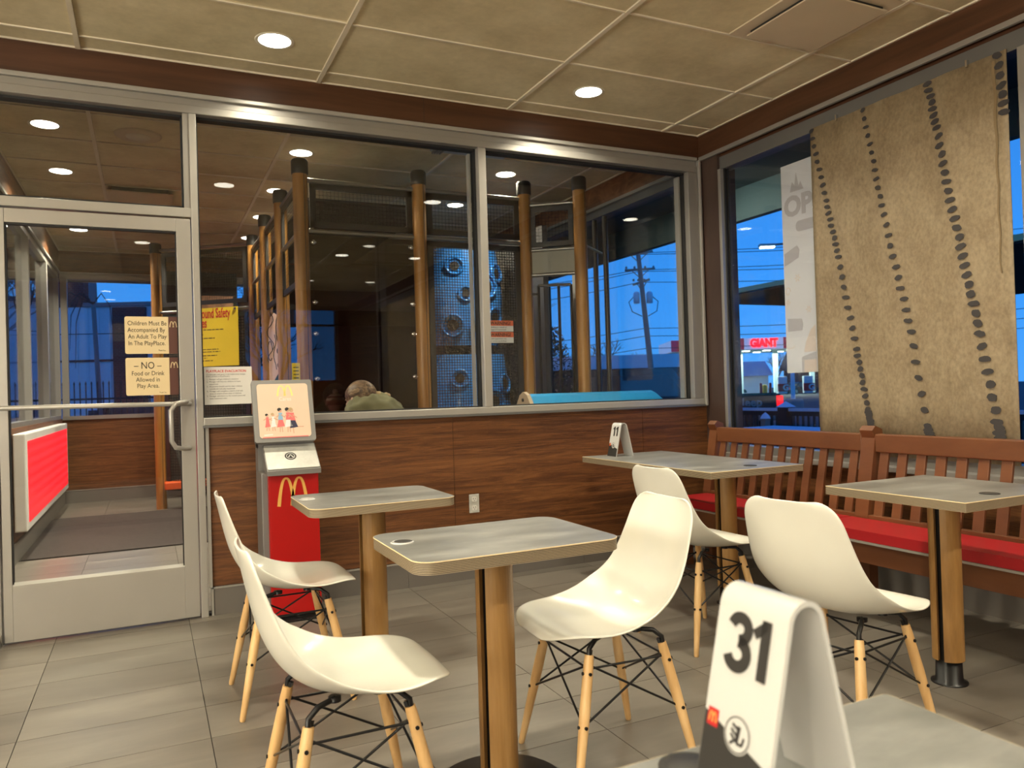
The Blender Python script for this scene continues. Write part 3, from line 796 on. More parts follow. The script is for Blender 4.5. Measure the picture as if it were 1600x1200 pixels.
# ================================================================== CHAIRS
def chair_proto():
    r = root('side_chair', 'white shell chair', 'chair', group='white shell chairs')
    prof = [(-.275, .828), (-.271, .810), (-.263, .775), (-.252, .72), (-.238, .655), (-.220, .59), (-.192, .53), (-.150, .480), (-.095, .447), (-.03, .432),
            (.04, .430), (.105, .437), (.165, .449), (.205, .454), (.235, .450), (.254, .441), (.264, .428)]
    prof = [(x*.95, z if z < .44 else .44+(z-.44)*.94) for x, z in prof]
    def crm(p0, p1, p2, p3, t):
        return tuple(.5*((2*b)+(-a+c)*t+(2*a-5*b+4*c-d)*t*t+(-a+3*b-3*c+d)*t**3) for a, b, c, d in zip(p0, p1, p2, p3))
    pts = []
    N = len(prof)
    for i in range(N-1):
        for k in range(3):
            pts.append(crm(prof[max(i-1, 0)], prof[i], prof[i+1], prof[min(i+2, N-1)], k/3))
    pts.append(prof[-1])
    ds = [0]
    for a, b in zip(pts, pts[1:]): ds.append(ds[-1]+math.hypot(b[0]-a[0], b[1]-a[1]))
    T = ds[-1]
    def lerp(tab, u):
        for (a, x), (b, y) in zip(tab, tab[1:]):
            if u <= b:
                return x+(y-x)*(u-a)/(b-a)
        return tab[-1][1]
    lin = lerp
    def lerp(tab, u):
        acc = 0
        for k in range(-6, 7):
            q = u+k*.014
            q = -q if q < 0 else (2-q if q > 1 else q)
            acc += lin(tab, q)
        return acc/13
    W = [(0, .170), (.15, .190), (.35, .212), (.5, .232), (.62, .236), (.8, .236), (1, .222)]
    K = [(0, .010), (.12, .022), (.3, .044), (.45, .068), (.56, .066), (.70, .036), (.84, .014), (.94, -.002), (1, -.006)]
    nv = 20
    # resample rows: dense at the ends
    us = []
    for i in range(41):
        q = i/40; us.append(q)
    us = sorted(set(us+[.004, .012, .0375, .05, .99, .975, .96, .94]))
    def at(u):
        d = u*T
        for i in range(len(ds)-1):
            if d <= ds[i+1] or i == len(ds)-2:
                t = (d-ds[i])/(ds[i+1]-ds[i]); a, b = pts[i], pts[i+1]
                p = (a[0]+(b[0]-a[0])*t, a[1]+(b[1]-a[1])*t)
                i0, i1 = max(i-1, 0), min(i+2, len(pts)-1)
                dx, dz = pts[i1][0]-pts[i0][0], pts[i1][1]-pts[i0][1]; l = math.hypot(dx, dz)
                return p, (-dz/l, dx/l)
    rows = []
    for u in us:
        (px, pz), (nx, nz) = at(u)
        w = lerp(W, u)
        s = u*T; rc = .07
        if s < rc: w -= rc*(1-sqrt(max(0, 1-(1-s/rc)**2)))
        s = (1-u)*T
        if s < .20: w *= 1-.40*(1-s/.20)**2.4
        rc = .06
        if s < rc: w -= rc*(1-sqrt(max(0, 1-(1-s/rc)**2)))
        kk = lerp(K, u)
        row = []
        for j in range(nv+1):
            v = -1+2*j/nv
            v = math.copysign(abs(v)**.85, v)
            d = kk*abs(v)**2.6
            row.append((px+nx*d, v*w, pz+nz*d))
        rows.append(row)
    # curve the top edge a little (higher in the middle) and front lip
    vs = [p for rw in rows for p in rw]
    fs = []
    for i in range(len(rows)-1):
        for j in range(nv):
            fs.append((i*(nv+1)+j, i*(nv+1)+j+1, (i+1)*(nv+1)+j+1, (i+1)*(nv+1)+j))
    g = MB(); g.add(vs, fs, True)
    o = obj('seat_shell', g, 'white_plastic', r)
    m = o.modifiers.new('thickness', 'SOLIDIFY'); m.thickness = .007; m.offset = 0
    m = o.modifiers.new('smooth', 'SUBSURF'); m.levels = 0; m.render_levels = 1
    # legs
    tops = {}; feet = {}
    for sx in (1, -1):
        for sy in (1, -1):
            tp = Vector((sx*.125, sy*.148, .385)); ft = Vector((sx*.205, sy*.205, 0.0))
            tops[sx, sy] = tp; feet[sx, sy] = ft
            g = MB()
            P = [ft+(tp-ft)*t for t in (0, .02, .3, .62, .93, 1)]
            g.path(P, [.0085, .0105, .0135, .0165, .0150, .0135], 14)
            lg = obj('leg', g, 'beech', r)
            for t in (.87, .50):
                p = ft+(tp-ft)*t
                for nrm in (Vector((0, sy, .1)).normalized(), Vector((sx, 0, .1)).normalized()):
                    b = MB(); b.tube(p+nrm*.010, p+nrm*.0185, .0052, n=8); obj('bolt', b, 'black_metal', lg)
    # black bent brackets and crossing wires
    for (sx, sy), tp in tops.items():
        g = MB()
        ft = feet[sx, sy]; dn = (ft-tp).normalized()
        g.bar(tp+Vector((-sx*.006, -sy*.006, 0))-dn*.012, tp+dn*.075, .011, .009)
        g.path([Vector((sx*.055, sy*.115, .428)), Vector((sx*.10, sy*.14, .424)), tp+Vector((0, 0, .018)), tp+dn*.02], .0075, 8)
        g.lathe([(.016, 0), (.016, .012), (0.001, .012)], c=(sx*.055, sy*.115, .421), n=12)
        obj('bracket', g, 'black_metal', r)
    def on(k, t):
        return feet[k]+(tops[k]-feet[k])*t
    for a, b in (((1, 1), (1, -1)), ((-1, 1), (-1, -1)), ((1, 1), (-1, 1)), ((1, -1), (-1, -1))):
        for p_, q_ in ((on(a, .93), on(b, .50)), (on(b, .93), on(a, .50)), (on(a, .90), on(b, .90))):
            g = MB(); g.tube(p_, q_, .0036, n=8); obj('wire_brace', g, 'black_metal', r)
    return r
ch = chair_proto()
CH = [(0.45, 2.02, 0, 'white plastic shell chair at the left of the front small table, nearest of the two'),
      (0.485, 3.165, 0, 'white plastic shell chair behind, in front of the red kiosk'),
      (1.285, 2.105, 177, 'white plastic shell chair in the middle, facing left, right of the front small table'),
      (2.30, 2.89, 2, 'white plastic shell chair under the long table below the window corner'),
      (2.02, 1.83, 8, 'white plastic shell chair seen from behind, between number 31 and the square table')]
for i, (x, y, a, lb) in enumerate(CH):
    if i == 0:
        ch.location = (x, y, 0); ch.rotation_euler = (0, 0, radians(a)); ch['label'] = lb
    else:
        dup(ch, (x, y, 0), radians(a), lb)

# ================================================================== TABLES
def column(r, cx, cy, zb, zt, R=.056, gap=-12, facets=28):
    """black core pipe clad in two half-round wood staves"""
    g = MB(); g.tube((cx, cy, .0), (cx, cy, .70), .038, n=20); obj('core_pipe', g, 'black_metal', r)
    for k in (0, 1):
        a0 = radians(gap + 180*k)
        poly = []
        w = .2
        n = facets//2
        for i in range(n+1):
            a = a0 + w + (pi-2*w)*i/n
            poly.append((cx+R*cos(a), cy+R*sin(a)))
        for i in range(n, -1, -1):
            a = a0 + w*1.6 + (pi-3.2*w)*i/n
            poly.append((cx+.040*cos(a), cy+.040*sin(a)))
        g = MB(); g.prism(poly, zb, zt, smooth=False)
        o = obj('wood_stave', g, 'post_wood', r)
        for p in o.data.polygons: p.use_smooth = False
def table(x0, x1, y0, y1, label, rad, cols, grom=None, disc=0.2, base='disc', grom_kind='dark', gap=-12, zb=.02):
    H = .74
    cx, cy = (x0+x1)/2, (y0+y1)/2
    r = root('cafe_table', label, 'table', (cx, cy, 0), group='grey laminate tables')
    a0, a1, b0, b1 = x0-cx, x1-cx, y0-cy, y1-cy
    poly = rounded(a0, a1, b0, b1, rad, 8 if rad > .01 else 1)
    g = MB(); g.prism(poly, H-.034, H-.0015, smooth=rad > .01); obj('tabletop', g, 'plywood', r)
    g = MB(); g.prism(poly, H-.0015, H, smooth=rad > .01); obj('laminate_surface', g, 'laminate', r)
    g = MB()
    n = len(poly)
    g.path([(p[0], p[1], H-.0016) for p in poly+poly[:1]], .0017, 6)
    obj('edge_line', g, 'cream_sign', r)
    for cxx, cyy in cols:
        lx, ly = cxx-cx, cyy-cy
        column(r, lx, ly, zb, H-.062, gap=gap)
        g = MB(); g.lathe([(.05, H-.062), (.05, H-.036), (.001, H-.036)], c=(lx, ly, 0), n=24); g.bx(lx-.16, lx+.16, ly-.025, ly+.025, H-.040, H-.034); g.bx(lx-.025, lx+.025, ly-.16, ly+.16, H-.040, H-.034)
        obj('collar', g, 'black_metal', r)
        g = MB()
        if base == 'disc':
            g.lathe([(disc, 0), (disc, .006), (disc-.01, .012), (.07, .022), (.05, .03), (.001, .03)], c=(lx, ly, 0), n=48)
        else:
            g.lathe([(.064, 0), (.064, .006), (.048, .010), (.045, .09), (.001, .09)], c=(lx, ly, 0), n=28)
        obj('base', g, 'black_metal', r)
    if grom:
        gx, gy = grom[0]-cx, grom[1]-cy
        g = MB(); g.lathe([(.034, H-.001), (.034, H+.0022), (.031, H+.003), (.028, H+.0022)], c=(gx, gy, 0), n=28)
        gm = obj('grommet', g, 'white_acrylic' if grom_kind != 'dark2' else 'ink', r)
        g = MB(); g.lathe([(.0, H+.0026), (.026, H+.0026), (.029, H)], c=(gx+.004, gy+.004, 0), n=28)
        obj('charge_pad', g, 'dark_plastic' if grom_kind != 'light' else 'white_acrylic', gm)
    return r
table(0.60, 1.215, 1.855, 2.32, 'small grey-topped table with rounded corners, in the front between two white chairs', .055, [(.91, 2.09)], (.652, 2.152), disc=.20, gap=27)
table(0.545, 1.14, 2.965, 3.46, 'small grey-topped table with rounded corners behind, in front of the red kiosk', .055, [(.845, 3.215)], (.592, 3.29), disc=.2, grom_kind='light', gap=17)
table(2.47, 3.08, 2.99, 4.22, 'long grey-topped table with square corners and two wooden posts, holding the small number stand', .003, [(2.78, 3.25), (2.78, 3.97)], (2.83, 2.99+.12), base='foot', grom_kind='dark2', gap=9, zb=.09)
table(2.50, 3.10, 1.715, 2.315, 'square grey-topped table with one wooden post in front of the red bench cushion', .003, [(2.755, 1.98)], (2.76, 1.80), base='foot', grom_kind='dark2', gap=9, zb=.09)
table(0.29, 0.895, -0.10, 0.737, 'grey laminate table at the bottom edge of the photo, under the large number 31 stand', .004, [(.6, .3)], (.535, .70), base='foot', grom_kind='dark2', zb=.09)

# ================================================================== NUMBER STANDS
def number_stand(x, y, z, num, label, w=.1, hh=.208, small=False):
    r = root('table_number_stand', label, 'table sign', (x, y, z), group='table number stands')
    # folded strip: cross section in xz, extruded along y
    sp_, t = .066, .0055
    R0 = .024
    pts = []
    ang = math.atan2(hh-R0, sp_-R0*.9)
    pts.append((-sp_, 0))
    cz = hh-R0
    a_start = pi - (pi/2-ang)
    for i in range(13):
        a = a_start + (-(2*a_start-pi))*i/12
        pts.append((R0*cos(a), cz+R0*sin(a)))
    pts.append((sp_, 0))
    n = len(pts); inner = []
    for i, p in enumerate(pts):
        q0 = pts[max(i-1, 0)]; q1 = pts[min(i+1, n-1)]
        dx, dz = q1[0]-q0[0], q1[1]-q0[1]; l = math.hypot(dx, dz)
        inner.append((p[0]+dz/l*t, p[1]-dx/l*t if 0 < i < n-1 else 0.0))
    g = MB()
    hy = w/2
    v = [(p[0], -hy, p[1]) for p in pts]+[(p[0], hy, p[1]) for p in pts]+[(p[0], -hy, p[1]) for p in inner]+[(p[0], hy, p[1]) for p in inner]
    f = []
    fo = []
    for i in range(n-1):
        fo += [(i, i+1, n+i+1, n+i), (2*n+i, 3*n+i, 3*n+i+1, 2*n+i+1)]
    g.add(v, fo, True)
    g.add(v, [(i, 2*n+i, 2*n+i+1, i+1) for i in range(n-1)]+[(n+i, n+i+1, 3*n+i+1, 3*n+i) for i in range(n-1)]+[(0, n, 3*n, 2*n), (n-1, 3*n-1, 4*n-1, 2*n-1)])
    o = fixn(obj('folded_body', g, 'white_acrylic', r, bevel=.0012, seg=2))
    # outer left face frame: u along -y, v up the slope
    p0 = Vector((pts[0][0], 0, pts[0][1])); p1 = Vector((pts[1][0], 0, pts[1][1]))
    vv = (p1-p0).normalized(); uu = Vector((0, -1, 0)); nn = uu.cross(vv)
    if nn.x > 0: nn = -nn
    M = Matrix((uu, vv, nn)).transposed()
    L = (p1-p0).length
    def F(u, v_, d):
        return p0 + uu*u + vv*v_ + nn*(d+.0004)
    g = MB(); g.prism([(-hy+.001, .001), (hy-.001, .001), (hy-.001, .050), (-hy+.001, .080)], 0, .0004, fn=F); fixn(obj('black_band', g, 'ink', r))
    g = MB(); g.prism([(-hy+.006, .066), (-hy+.022, .066), (-hy+.022, .084), (-hy+.006, .084)], .0004, .0008, fn=F); sq = fixn(obj('red_emblem', g, 'station_red', r))
    g = MB(); arches(g, .011, .010, lambda u, v_, d: F(-hy+.014+u, .070+v_, .0008+d), .0003); obj('emblem_letter', g, 'yellow_gold', sq)
    g = MB(); cu, cv = .002, .070
    g.prism([(cu+.019*cos(a*pi/18), cv+.019*sin(a*pi/18)) for a in range(36)], .0004, .0009, fn=F); bd = fixn(obj('round_badge', g, 'white_acrylic', r))
    g = MB()
    strokes(g, [(cu+.0172*cos(a*pi/18), cv+.0172*sin(a*pi/18)) for a in range(37)], .0014, lambda u, v_, d: F(u, v_, .0009+d), .0003)
    for a, b, c, d_, ww in ((-.009, .004, .001, -.002, .003), (-.009, -.001, -.001, -.007, .003), (.002, .009, .000, -.008, .005), (.000, -.008, .008, -.008, .003), (.008, -.008, .010, .000, .003), (-.008, .009, -.001, .006, .003), (-.004, -.007, -.009, -.011, .003)):
        strokes(g, [(cu+a, cv+b), (cu+c, cv+d_)], ww, lambda u, v_, d: F(u, v_, .0009+d), .0003)
    obj('badge_mark', g, 'ink', bd)
    def DG(mb, ch_, cx):
        G = lambda u, v_, d: F(cx+u, .131+v_, .0004+d)
        if ch_ == '3':
            strokes(mb, [(-.001+.0125*cos(radians(a_)), .0415+.0115*sin(radians(a_))) for a_ in range(165, -91, -15)], .0122, G, .0005)
            strokes(mb, [(-.001+.0140*cos(radians(a_)), .0160+.0130*sin(radians(a_))) for a_ in range(90, -170, -15)], .0128, G, .0005)
        else:
            strokes(mb, [(.004, -.002), (.004, .058)], .0130, G, .0005)
            strokes(mb, [(.006, .0545), (-.0115, .0415)], .0105, G, .0005)
    for i_, c_ in enumerate(num):
        g = MB(); DG(g, c_, (-.013, .019)[i_]); obj('digit', g, 'ink', r)
    return r
number_stand(0.585, 0.620, 0.74, '31', 'large white folded number 31 stand in front on the near grey table')
number_stand(2.672, 4.09, 0.74, '11', 'small white folded number stand on the far end of the long table')

# ================================================================== BENCH
def bench():
    r = root('slat_bench', 'long reddish-brown slatted wooden bench with red vinyl cushions under the right window', 'bench', (3.3, 2.5, 0))
    ox, oy = 3.3, 2.5
    def B(x0, x1, y0, y1, z0, z1): return MB().bx(x0-ox, x1-ox, y0-oy, y1-oy, z0, z1)
    xb, xt = 3.40, 3.485
    for (a, b) in ((4.125, 4.20), (2.872, 2.955), (1.30, 1.38)):
        g = MB()
        prof = [(xb, 0), (xb+.06, 0), (xb+.065, .45), (xt+.05, .86), (xt+.045, .905), (xt-.005, .925), (xt-.03, .90), (xt-.012, .86), (xb-.002, .45)]
        g.prism([(p[0]-ox, p[1]) for p in prof], a-oy, b-oy, fn=lambda u, v, w: (u, w, v)); fixn(obj('post', g, 'bench_wood', r, bevel=.003))
    for a, b in ((2.955, 4.125), (1.38, 2.872)):
        obj('top_rail', B(xt-.015, xt+.03, a, b, .785, .882), 'bench_wood', r, bevel=.006)
        obj('bottom_rail', B(xb, xb+.035, a, b, .40, .46), 'bench_wood', r, bevel=.003)
        n = int(round((b-a)/.1035))
        for k in range(n):
            yy = a + (b-a)*(k+.55)/n
            g = MB(); g.bar((xb+.018-ox, yy-oy, .44), (xt+.008-ox, yy-oy, .80), .052, .016)
            obj('slat', g, 'bench_wood', r, bevel=.002)
    for a, b in ((2.985, 4.16), (1.30, 2.98)):
        g = MB(); g.prism([(p[0], p[1]) for p in rounded(3.105-ox, 3.415-ox, a-oy+.002, b-oy-.002, .02, 4)], .392, .440)
        obj('seat_cushion', g, 'red_vinyl', r, bevel=.014, seg=3)
    obj('seat_board', B(3.11, 3.45, 1.30, 4.20, .376, .392), 'bench_wood', r)
    obj('edge_strip', B(3.098, 3.11, 1.30, 4.20, .380, .390), 'alu_light', r)
    obj('apron', B(3.118, 3.140, 1.30, 4.20, .282, .378), 'bench_wood', r, bevel=.002)
    for yy in (1.85, 4.1):
        obj('leg', B(3.15, 3.20, yy-.03, yy+.03, 0, .376), 'bench_wood', r, bevel=.003)
        obj('stretcher', B(3.20, 3.41, yy-.02, yy+.02, .18, .25), 'bench_wood', r, bevel=.003)
bench()

# ================================================================== HANGING HIDE-PATTERN BANNER on the right window
r = root('window_banner', 'tall tan mottled banner with rows of dark spots covering the right window', 'banner', (3.702, 2.85, .74))
g = MB()
y0, y1, z0, z1 = 2.262, 3.455, .74, 2.715
def bf(a, b):
    yy = y0+(y1-y0)*a; zz = z0+(z1-z0)*b
    return (3.735+.004*sin(a*19)+.002*sin(a*43)-3.73, yy-2.85, zz-.74)
g.grid(bf, 40, 6)
o = obj('printed_sheet', g, 'hide_print', r)
m = o.modifiers.new('thickness', 'SOLIDIFY'); m.thickness = .003; m.offset = 1
def SF(y, z, d=0): return (3.733+.004*sin((y-y0)/(y1-y0)*19)+.002*sin((y-y0)/(y1-y0)*43)-3.73-.004-d, y-2.85, z-.74)
rs = random.Random(3)
SPOTS = []
def spotline(pts, n, sz0, sz1):
    for i in range(n):
        mb = MB()
        t = i/(n-1)*(len(pts)-1); k = min(int(t), len(pts)-2); t -= k
        y = pts[k][0]+(pts[k+1][0]-pts[k][0])*t; z = pts[k][1]+(pts[k+1][1]-pts[k][1])*t
        s = sz0+(sz1-sz0)*i/n
        y += rs.uniform(-.004, .004)
        poly = []
        ph = rs.uniform(0, 6)
        for a in range(12):
            q = 2*pi*a/12
            rr = s*(1+.16*sin(2*q+ph)+.10*rs.uniform(-1, 1))
            poly.append((y+rr*1.15*cos(q), z+rr*.72*sin(q)))
        mb.prism(poly, 0, .0006, fn=lambda u, v, w: SF(u, v, w))
        fixn(obj('spot', mb, 'hide_spot', r))
spotline([(3.44, 2.70), (3.345, 2.25), (3.27, 1.90), (3.17, 1.35), (3.10, 1.0), (3.08, .88)], 46, .017, .022)
spotline([(3.07, 2.70), (3.01, 2.40), (2.955, 2.1), (2.88, 1.75), (2.81, 1.4), (2.735, .9), (2.72, .86)], 36, .015, .024)
spotline([(2.665, 2.70), (2.62, 2.45), (2.565, 2.1), (2.50, 1.75), (2.44, 1.4), (2.365, .95), (2.34, .77)], 44, .020, .026)
spotline([(2.30, 2.70), (2.285, 2.55), (2.275, 2.42)], 7, .022, .024)
g = MB(); strokes(g, [(2.322+.004*sin(k*1.7), 2.68-k*.06) for k in range(18)], [.016-.0006*k for k in range(18)], lambda u, v, d: SF(u, v, d), .0005); obj('dark_streak', g, 'hide_streak', r)
r2_ = r
g = MB()
for yy in (2.45, 3.25): obj('clip', MB().bx(3.72-3.73, 3.74-3.73, yy-2.855, yy-2.845, 2.70-.74, 2.735-.74), 'chrome', r)

for a_, b_, lb_ in ((.30, 2.10, 'added unseen tan mottled banner on the next window towards the viewer'), (-1.70, .10, 'added unseen tan mottled banner on the third window, beside the viewer'), (-4.1, -1.9, 'added unseen tan mottled banner on the last window behind the viewer')):
    o = obj('window_banner', MB().bx(3.733, 3.737, a_, b_, .74, 2.70), 'hide_print'); tag(o, lb_, 'banner')  # unseen banners added to keep blue window reflections off the partition glass
# holiday poster outside the same window
r = root('outdoor_poster', 'pale grey narrow poster with OP letters hanging outside the right window beside the tan banner', 'poster', (3.80, 3.555, 1.23))
g = MB(); g.bx(0, .004, -.20, .245, 0, 1.355); obj('sheet', g, 'poster_out', r)
text('OP', (-.001, .225, 1.02), .175, 'poster_grey', r, face='-x', align='LEFT', bold=.008)
g = MB()
def PF(u, v, d): return (-.0008-d, .245-u, v)
g.prism(rounded(.115, .32, .905, .975, .03), 0, .0006, fn=PF)
g.prism([(.01, .70), (.13, .74), (.14, .79), (.12, .82), (.01, .78)], 0, .0006, fn=PF)
g.prism([(.02, .27), (.14, .27), (.15, .31), (.14, .345), (.02, .355)], 0, .0006, fn=PF)
g.prism([(.075, 1.17), (.19, 1.17), (.165, 1.225), (.15, 1.20), (.13, 1.29), (.115, 1.21), (.095, 1.235)], 0, .0006, fn=PF)
g.prism([(.13, .1), (.25, .13), (.25, .0), (.13, .0)], 0, .0006, fn=PF)
fixn(obj('grey_print', g, 'poster_grey', r))
g = MB()
for cx, cz, s in ((.115, .61, .026), (.20, .40, .024), (.03, .46, .02)):
    for a in range(6):
        q = a*pi/3
        strokes(g, [(cx+.25*s*cos(q), cz+.25*s*sin(q)), (cx+s*cos(q), cz+s*sin(q))], .006, PF, .0007)
strokes(g, [(.03+.022*cos(t*.4)*(1-t*.03), .53+.03*sin(t*.4)*(1-t*.03)) for t in range(16)], .005, PF)
strokes(g, [(.04+.035*cos(pi+t*.25), .18+.02*sin(pi+t*.25)) for t in range(13)], .005, PF)
obj('line_print', g, 'poster_peach', r)
g = MB(); g.prism([(.15, .13), (.17, .2), (.21, .27), (.25, .30), (.25, .13)], 0, .0005, fn=PF); g.prism([(.15, .0), (.25, .0), (.25, .08), (.15, .08)], .0007, .0010, fn=PF); fixn(obj('peach_print', g, 'poster_peach', r))

# ================================================================== KIOSK
r = root('sanitizer_kiosk', 'tall red and grey kiosk with a tilted poster screen beside the door', 'kiosk', (0.68, 4.3, 0))
g = MB(); g.bx(-.19, .16, -.17, .13, 0, .012); obj('base_plate', g, 'black_metal', r, bevel=.003)
g = MB(); g.bx(-.155, .135, -.09, .13, .012, .775); obj('grey_body', g, 'grey_enamel', r, bevel=.004)
g = MB(); g.bx(-.155, .135, .025, .13, .775, .925); obj('grey_back', g, 'grey_enamel', r)
g = MB(); g.bx(-.12, .132, -.13, -.085, .03, .80); obj('red_door', g, 'red_enamel', r, bevel=.003)
g = MB(); g.bx(-.125, -.118, -.13, .0, .03, .80); obj('red_side', g, 'red_enamel', r)
g = MB(); g.bx(-.03, .06, -.132, -.128, .765, .775); obj('slot', g, 'dark_plastic', r)
def KF(u, v, d): return (u, -.1302-d, v)
g = MB(); arches(g, .145, .145, lambda u, v, d: KF(-.003+u, .60+v, d)); obj('golden_arches', g, 'yellow_gold', r)
# sloping shelf
g = MB(); g.prism([(-.165, .79), (-.165, .765), (.02, .80), (.02, .915), (0.0, .915)], -.135, .14, fn=lambda u, v, w: (w, u, v)); fixn(obj('shelf_body', g, 'grey_enamel', r))
sl = Vector((0, .165, .125)).normalized()
def TF(u, v, d): return Vector((u, -.163, .7935)) + sl*v + Vector((0, -sl.z, sl.y))*(d+.001)
g = MB(); g.prism(rounded(-.13, .135, .004, .195, .006, 3), 0, .003, fn=TF); sh = fixn(obj('shelf_plate', g, 'steel_brushed', r))
g = MB(); g.prism([(-.003+.03*cos(a*pi/16), .10+.03*sin(a*pi/16)) for a in range(32)], .003, .0036, fn=TF); fixn(obj('round_mark', g, 'ink', sh))
g = MB(); strokes(g, [(-.003+.021*cos(a*pi/14), .10+.021*sin(a*pi/14)) for a in range(29)], .003, lambda u, v, d: TF(u, v, .0036+d), .0004); strokes(g, [(-.014, .092), (-.003, .112), (.01, .09)], .006, lambda u, v, d: TF(u, v, .0036+d), .0004); obj('mark_lines', g, 'steel_brushed', sh)
# tilted header screen
tl = Vector((0, .11, .335)).normalized()
def HF(u, v, d): return Vector((u, -.06, .935)) + tl*v + Vector((0, -tl.z, tl.y))*d
g = MB(); g.prism(rounded(-.178, .140, 0, .348, .012, 4), -.03, 0, fn=HF); hd = fixn(obj('header_frame', g, 'grey_enamel', r, bevel=.003))
g = MB(); g.bx(-.155, .135, .0, .1, .90, .99); obj('neck', g, 'grey_enamel', r)
g = MB(); g.prism(rounded(-.152, .116, .022, .325, .016, 5), .0002, .003, fn=HF); pp = fixn(obj('poster', g, 'poster_beige', r))
g = MB(); strokes(g, [(-.138, .0245), (.10, .0245)], .005, lambda u, v, d: HF(u, v, .003+d), .0004); obj('red_edge', g, 'coral', pp)
MH = Matrix(((1, 0, 0), tuple(tl), (0, -tl.z, tl.y))).transposed()
g = MB(); arches(g, .078, .058, lambda u, v, d: HF(-.008+u, .255+v, .003+d), .0004); obj('golden_arches', g, 'pale_yellow', pp)
text('Cares', tuple(HF(-.008, .228, .0034)), .030, 'white_paint', pp, face=MH, ext=.0002, sx=.9)
g = MB(); strokes(g, [(-.13, .038), (-.085, .040)], .006, lambda u, v, d: HF(u, v, .003+d), .0003); obj('small_line', g, 'white_paint', pp)
def fig(cx, base, h, top, bot, legs, lean=0.0, hair='ink', kick=0):
    def L(u, v, d): return HF(cx+u+lean*v/h, base+v, .003+d)
    g = MB(); g.prism([(-.012*h/.12, h*.36), (.013*h/.12, h*.36), (.009*h/.12, h*.80), (-.008*h/.12, h*.80)], 0, .0006, fn=L); fixn(obj('figure_top', g, top, pp))
    g = MB(); g.prism([(-.018*h/.12, h*.20), (.018*h/.12, h*.24), (.010*h/.12, h*.50), (-.010*h/.12, h*.50)], .0006, .0010, fn=L); fixn(obj('figure_skirt', g, bot, pp))
    g = MB()
    strokes(g, [(-.004, h*.25), (-.006, 0)], .005, L, .0005)
    strokes(g, [(.004, h*.25), (.007+kick, .0+kick*.8)], .005, L, .0005)
    strokes(g, [(.004, h*.72), (.024, h*.60)], .005, L, .0012)
    strokes(g, [(-.006, h*.72), (-.02, h*.62)], .005, L, .0012)
    g.prism([(.009*cos(a*pi/6)*h/.12, h*.90+.010*sin(a*pi/6)*h/.12) for a in range(12)], 0, .0010, fn=L)
    obj('figure_limbs', g, legs, pp)
    g = MB(); g.prism([(-.003+.010*cos(a*pi/8)*h/.12, h*.93+.009*sin(a*pi/8)*h/.12) for a in range(0, 12)], .0011, .0014, fn=L); fixn(obj('figure_hair', g, hair, pp))
fig(-.108, .062, .095, 'coral', 'coral', 'skin')
fig(-.078, .060, .100, 'light_cloth', 'light_cloth', 'skin', hair='tan_fur')
fig(-.040, .052, .135, 'blue_cloth', 'coral', 'skin')
fig(.000, .050, .138, 'coral', 'light_cloth', 'skin')
fig(.030, .042, .145, 'coral', 'navy_cloth', 'skin', lean=-.012, hair='tan_fur', kick=.045)

# ================================================================== OUTLET, SIGNS, PAPERS
r = root('wall_outlet', 'steel double electrical outlet on the brown wood panel', 'outlet', (1.838, 4.5, .468))
g = MB(); g.bx(-.034, .034, -.005, 0, -.058, .058); obj('cover_plate', g, 'steel_brushed', r, bevel=.003)
for dz in (.027, -.027):
    g = MB(); g.prism(rounded(-.017, .017, dz-.016, dz+.016, .010, 4), -.008, -.004, fn=lambda u, v, w: (u, w, v)); sk = fixn(obj('socket', g, 'white_paint', r))
    g = MB(); g.bx(-.008, -.006, -.0088, -.0078, dz-.001, dz+.008); g.bx(.006, .008, -.0088, -.0078, dz-.001, dz+.008); g.bx(-.002, .002, -.0088, -.0078, dz-.010, dz-.006); obj('slot', g, 'ink', sk)

def door_sign(z0, z1, lines, label, sizes):
    x0, x1 = -.103, .153; xm = .106
    y = 4.492
    r = root('notice_sign', label, 'sign', (0, y, z0), group='cream door signs')
    g = MB(); g.prism(rounded(x0, x1, 0, z1-z0, .010, 4), -.003, 0, fn=lambda u, v, w: (u, w, v)); fixn(obj('sign_board', g, 'cream_sign', r))
    g = MB(); g.bx(xm, x1, -.0042, -.003, .0, z1-z0); st = obj('brown_strip', g, 'brown_sign', r)
    g = MB(); arches(g, .034, .030, lambda u, v, d: ((xm+x1)/2+u, -.0044-d, z1-z0-.055+v)); obj('golden_arches', g, 'cream_sign', st)
    for (tx_, tz, s, b, al) in lines:
        text(tx_, (b, -.0032, tz), s, 'ink', r, align=al, ext=.0004, sx=.80)
    return r
door_sign(1.422, 1.618, [('Children Must Be', .150, .033, -.090, 'LEFT'), ('Accompanied By', .115, .033, -.090, 'LEFT'), ('An Adult To Play', .080, .033, -.088, 'LEFT'), ('In The PlayPlace.', .045, .033, -.088, 'LEFT'), ('Thank You', .014, .010, .09, 'RIGHT')],
          'cream sign on the door glass reading Children Must Be Accompanied By An Adult', None)
door_sign(1.203, 1.401, [('\u2013 NO \u2013', .140, .052, .002, 'CENTER'), ('Food or Drink', .105, .033, .002, 'CENTER'), ('Allowed in', .072, .033, .002, 'CENTER'), ('Play Area.', .039, .033, .002, 'CENTER'), ('Thank You', .010, .010, .09, 'RIGHT')],
          'cream sign on the door glass reading NO Food or Drink Allowed in Play Area', None)

